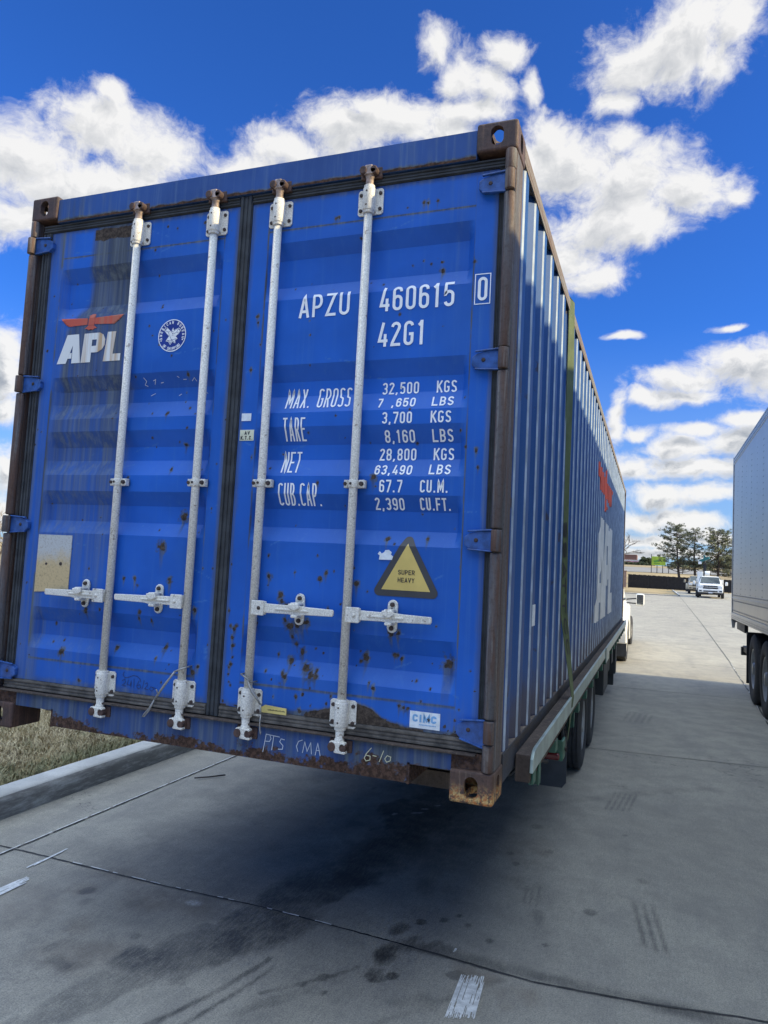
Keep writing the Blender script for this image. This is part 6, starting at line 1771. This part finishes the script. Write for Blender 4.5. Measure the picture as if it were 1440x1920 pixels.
# pines
def leaf_cloud(name, centres, nper, size, mat, parent, seed, flat=.7, tone=None, warmf=0.0):
    rs = np.random.RandomState(seed)
    V = []; C = []
    for ci_, (c, r) in enumerate(centres):
        n_ = nper
        p = rs.normal(0, 1, (n_, 3)); p /= np.linalg.norm(p, axis=1)[:, None] + 1e-6
        p *= (rs.rand(n_, 1) ** .45) * r; p[:, 2] *= flat
        p += np.array(c)
        a = rs.normal(0, 1, (n_, 3)); a /= np.linalg.norm(a, axis=1)[:, None]
        b = np.cross(a, rs.normal(0, 1, (n_, 3))); b /= np.linalg.norm(b, axis=1)[:, None] + 1e-6
        s_ = size * rs.uniform(.6, 1.3, (n_, 1))
        q = np.stack([p - a * s_, p + b * s_ * .28, p + a * s_, p - b * s_ * .28], 1).reshape(-1, 3)
        V.append(q)
        t = np.clip(rs.uniform(.0, .55) + rs.rand(n_) * .45, 0, 1)
        wv = np.full(n_, warmf * (rs.rand() < .4)) * rs.rand(n_)
        C.append(np.repeat(np.stack([t, wv, t * 0, t * 0 + 1], 1), 4, 0))
    V = np.concatenate(V); C = np.concatenate(C)
    n_ = len(V) // 4; i = np.arange(n_) * 4
    me = bpy.data.meshes.new(name); me.from_pydata(V.tolist(), [], np.stack([i, i + 1, i + 2, i + 3], 1).tolist())
    ca = me.color_attributes.new('tint', 'FLOAT_COLOR', 'POINT'); ca.data.foreach_set('color', C.astype(np.float32).ravel())
    me.materials.append(mat)
    o = bpy.data.objects.new(name, me); COL.objects.link(o); o.parent = parent
    return o
def pine(label, x, y, h, spread, seed, lean=0.0, density=1.0, warm=.8, low=.22, holes=0.0):
    z0 = gz(y)
    t = thing('pine_tree', label, 'tree', (x, y, z0), 0, 'pines behind the fence')
    rs = random.Random(seed)
    mb = MB(); mb.smooth = True
    pts = []; 
    for i in range(9):
        u = i / 8
        pts.append((lean * u * h * .1 + .12 * math.sin(u * 5 + seed), .1 * math.sin(u * 4 + seed * 2), u * h * .97))
    def tr(u):
        f_ = u * 8; i = min(7, int(f_)); w_ = f_ - i
        return Vector(pts[i]).lerp(Vector(pts[i + 1]), w_)
    mb.tube(pts, [.19 * (1 - .85 * i / 8) * h / 8 for i in range(9)], 8)
    cents = []
    nl = int(58 * density)
    for k in range(nl):
        u = low + (1 - low) * (k + rs.random()) / nl
        p = tr(min(.99, u))
        prof_ = math.sin(min(1, (1 - u) / .75 + .12) * math.pi * .55) ** .8
        ln = spread * (.30 + .8 * prof_) * rs.uniform(.40, 1.12)
        a = k * 2.4 + rs.random() * 1.2
        rise = ln * rs.uniform(-.05, .45)
        e = p + Vector((math.cos(a) * ln, math.sin(a) * ln, rise))
        m_ = p.lerp(e, .5) + Vector((0, 0, -ln * .05))
        mb.tube([p, m_, e], [.05 * h / 8 * (1.2 - u * .7), .035 * h / 8, .015], 5, caps=False)
        nc = 5 + int(ln * 2.6)
        for j in range(nc):
            if rs.random() < holes: continue
            w_ = .45 + .6 * (j + rs.random()) / nc
            q = p.lerp(e, w_) + Vector((rs.uniform(-.3, .3), rs.uniform(-.3, .3), rs.uniform(-.05, .30))) * .9
            cents.append((tuple(q), rs.uniform(.16, .34) * h / 8))
    top = tr(.99); cents += [((top.x + rs.uniform(-.3, .3), top.y + rs.uniform(-.3, .3), top.z + rs.uniform(-.5, .15)), .32) for _ in range(7)]
    mb.build('trunk', M_BARK, t)
    leaf_cloud('crown', cents, 16, .12 * h / 8, M_NEEDLE, t, seed, .65, warmf=warm)
    return t
def px_x(px, py, Y): return float(at(px, py, Y)[0])
def height_at(px, py, Y): return float(at(px, py, Y)[2]) - gz(Y)
pine('tall full pine with a long left limb, leftmost behind the fence', px_x(1276, 1084, 104), 104, height_at(1264, 984, 104), 2.7, 3, -.9, 1.15, .35)
pine('thin half bare pine between the two fuller pines', px_x(1302, 1082, 105), 105, height_at(1302, 989, 105), 1.9, 8, .1, .85, .2, .25, .62)
pine('dense broad pine behind the roof of the service truck', px_x(1345, 1082, 104), 104, height_at(1342, 994, 104), 2.6, 12, .1, 1.35, 1.2)
pine('pine half hidden by the tail of the semi trailer', px_x(1384, 1082, 106), 106, height_at(1378, 1012, 106), 2.6, 21, 0, 1.2, 1.4)

def bare_tree(label, loc, h, seed, mat, name='bare_tree', spread=1.0, depth=5, group=None):
    t = thing(name, label, 'tree' if name == 'bare_tree' else 'shrub', loc, 0, group)
    rs = random.Random(seed); mb = MB(); tw = MB(); mb.smooth = True; tw.smooth = True
    def grow(p, d, ln, r, lev):
        e = p + d * ln; m_ = p.lerp(e, .5) + Vector((rs.uniform(-1, 1), rs.uniform(-1, 1), 0)) * ln * .06
        (mb if lev > depth - 2 else tw).tube([p, m_, e], [r, r * .85, r * .68], 6 if lev > 3 else 4, caps=False)
        if lev == 0: return
        for k in range(3 if lev > 1 else 4):
            q = p.lerp(e, rs.uniform(.55, 1.0)) if k else e
            nd = (d + Vector((rs.uniform(-1, 1), rs.uniform(-1, 1), rs.uniform(-.35, .5))) * .75 * spread).normalized()
            grow(q, nd, ln * rs.uniform(.58, .78), r * .6, lev - 1)
    grow(Vector((0, 0, 0)), Vector((0, 0, 1)), h * .33, h * .017, depth)
    mb.build('trunk', mat, t); tw.build('twigs', mat, t)
    return t
bare_tree('bare leafless tree whose twigs reach past the front end of the container', (px_x(1150, 1000, 62), 62, gz(62)), 8.2, 4, M_BARK, spread=1.15)
for k, (px, D, h, lab) in enumerate(((2, 25, 3.0, 'taller straw coloured bare shrub on the sunlit lawn left of the container'), (16, 30, 2.4, 'lower straw coloured bare shrub beyond the left edge of the container'))):
    d = ray(px, 985); s_ = D / math.hypot(d[0], d[1]); x, y = CAM[0] + d[0] * s_, CAM[1] + d[1] * s_
    bare_tree(lab, (x, y, gz(y) + .35), h, 30 + k, M_TWIG, 'bare_shrub', 1.2, 5, 'bare shrubs on the sunlit lawn')

# billboard
Yb = 150
bx0, bz1 = px_x(1222, 1042, Yb), float(at(1222, 1043, Yb)[2]); bx1, bz0 = px_x(1248, 1060, Yb), float(at(1247, 1060.5, Yb)[2])
bb = thing('billboard', 'lime green billboard on dark posts beside the far road', 'billboard', (bx0, Yb, gz(Yb)))
zz0 = bz0 - gz(Yb); zz1 = bz1 - gz(Yb); ww = bx1 - bx0
mb = MB(); mb.box(0, ww, 0, .25, zz0, zz1); mb.build('panel', M_LIME, bb, bevel=.02)
mb = MB(); mb.prism([(ww * .12, zz0 + .9), (ww * .5, zz0 + 1.1), (ww * .55, zz0 + .7), (ww * .2, zz0 + .5)], lambda a, b: (a, -.02, b), lambda a, b: (a, -.004, b)); mb.box(ww * .15, ww * .6, -.02, -.004, zz0 + .25, zz0 + .4); mb.build('panel_print', M_LIMED, bb)
for x in (-.1, .95, 2.0, 3.1, 5.6):
    mb = MB(); hh_ = zz0 if x > 0 else zz1 + .4
    mb.box(x, x + .14, .05, .2, -.3, hh_); mb.build('post', M_POLE, bb)
# buildings on the skyline
Yc = 255
def bld(name, label, px0, px1, pyt, pyb, Y, dep, mats, cat='building'):
    x0, x1 = px_x(px0, pyb, Y), px_x(px1, pyb, Y); z0 = gz(Y); zt = float(at((px0 + px1) / 2, pyt, Y)[2]); zb = min(z0, float(at((px0 + px1) / 2, pyb, Y)[2]))
    t = thing(name, label, cat, ((x0 + x1) / 2, Y, zb - .3))
    return t, (x1 - x0) / 2, zt - zb + .3, dep
t, hw, hh_, dp = bld('shop_building', 'brown brick shop building with a white sign band on the skyline', 1150, 1199, 1039, 1061, Yc, 14, None)
mb = MB(); mb.box(-hw, hw - .9, 1.2, dp, 0, hh_); mb.build('wall', M_BRICKR, t, bevel=.05)
mb = MB(); mb.box(-hw, hw + 1.0, 0, 1.19, 1.7, hh_ * .56); mb.build('sign_band', M_STUCCO, t, bevel=.05)
mb = MB()
for k in range(9): mb.box(hw - 4.3 + k * .46, hw - 4.0 + k * .46, -.06, -.01, hh_ * .36, hh_ * .47)
mb.build('sign_letters', M_PINK, t)
mb = MB(); mb.box(-hw, hw + .9, .2, 1.15, 0, 1.69); mb.build('shop_window', M_SHOP, t)
t, hw, hh_, dp = bld('low_building', 'low grey brown building left of the billboard on the skyline', 1203, 1229, 1052, 1062, Yc + 15, 10, None)
mb = MB(); mb.box(-hw, hw, 0, dp, 0, hh_); mb.build('wall', M_BRICK, t, bevel=.05)
mb = MB(); mb.box(-hw - .2, hw + .2, -.2, dp + .2, hh_, hh_ + .35); mb.build('roof', M_STUCCO, t)
mb = MB(); mb.box(-hw * .7, hw * .1, -.05, -.005, .6, 1.9); mb.build('window', M_SHOP, t)
t, hw, hh_, dp = bld('long_building', 'long pinkish brick building seen between the pine trunks', 1282, 1330, 1054, 1062, Yc + 25, 10, None)
mb = MB(); mb.box(-hw, hw, 0, dp, 0, hh_); mb.build('wall', M_BRICKR, t, bevel=.05)
mb = MB(); mb.box(-hw - .3, hw + .3, -.3, dp, hh_, hh_ + .5); mb.build('roof', M_STUCCO, t)
def far_hedge(name, label, px0, px1, pyt, Y, seed, n):
    x0, x1 = px_x(px0, 1060, Y), px_x(px1, 1060, Y); zt = float(at((px0 + px1) / 2, pyt, Y)[2]) - gz(Y)
    t = thing(name, label, 'trees', ((x0 + x1) / 2, Y, gz(Y))); rs = random.Random(seed)
    c = [((rs.uniform(x0, x1) - (x0 + x1) / 2, rs.uniform(-2, 2), rs.uniform(.1, .85) * zt), rs.uniform(.5, 1.0) * max(.9, zt * .28)) for _ in range(n)]
    leaf_cloud('crown', c, 60, .4, M_HEDGE, t, seed, .8, warmf=.6)
    mb = MB(); mb.smooth = True
    for k in range(5):
        x = (x1 - x0) * (k / 4 - .5) * .8; mb.tube([(x, 0, 0), (x, 0, zt * .6)], .12, 6)
    mb.build('trunks', M_BARK, t)
far_hedge('tree_clump', 'dark round tree clump on the skyline right of the shop building', 1201, 1221, 1044, 250, 3, 40)
far_hedge('hedge', 'low brown green hedge in front of the skyline shop', 1160, 1212, 1055.5, 238, 5, 60)
far_hedge('hedge', 'green hedge across the far road behind the pines', 1262, 1420, 1054, 225, 6, 130)
far_hedge('tree_row', 'row of dark trees far behind the semi trailer tail', 1340, 1480, 1046, 280, 9, 90)

# service truck
Yt = 66
cx_t = px_x(1332, 1121, Yt - 1)
tr = pickup('service_truck', 'white service pickup truck facing the camera with a teal crane on its back', (cx_t + .32, Yt + 5.2, gz(Yt) + .01), R_(180 - 3), M_CARW, True, 'none', None, False)
mb = MB(); mb.box(-1.12, -.62, -.4, 2.15, .62, 1.62); mb.box(.62, 1.12, -.4, 2.15, .62, 1.62); mb.box(-.62, .62, -.4, 2.15, .62, .80); mb.box(-1.15, 1.15, -.55, -.41, .5, .72)
mb.build('service_body', M_CARW, tr, bevel=.03)
mb = MB(); mb.box(.55, 1.05, .9, 1.6, 1.63, 2.30); mb.build('tool_chest', M_CARW, tr, bevel=.04)
mb = MB(); mb.smooth = True; mb.tube([(.0, 1.75, 2.12), (.42, 1.75, 2.12)], .24, 14); mb.build('hose_reel', M_CARW, tr, bevel=.01)
mb = MB(); mb.box(.30, .56, .2, .46, .80, 3.15); mb.bar((.43, .33, 3.0), (.50, .5, 3.45), .2, .24); mb.build('crane_post', M_TRIM, tr, bevel=.02)
mb = MB(); mb.bar((.85, .45, 3.25), (.05, .7, 3.62), .20, .24); mb.bar((.50, .5, 3.4), (.46, .5, 3.85), .16, .18); mb.build('crane_boom', M_TEAL, tr, bevel=.02)
mb = MB(); mb.box(.70, .98, .4, .6, 3.0, 3.25); mb.build('work_lamp', M_LAMP, tr, bevel=.02)
pc = pickup('parked_pickup', 'beige pickup truck mostly hidden behind the left side of the service truck', (px_x(1311, 1112, 80), 80 + 3.2, gz(80)), R_(178), M_CARB, False, 'bed', None, False)
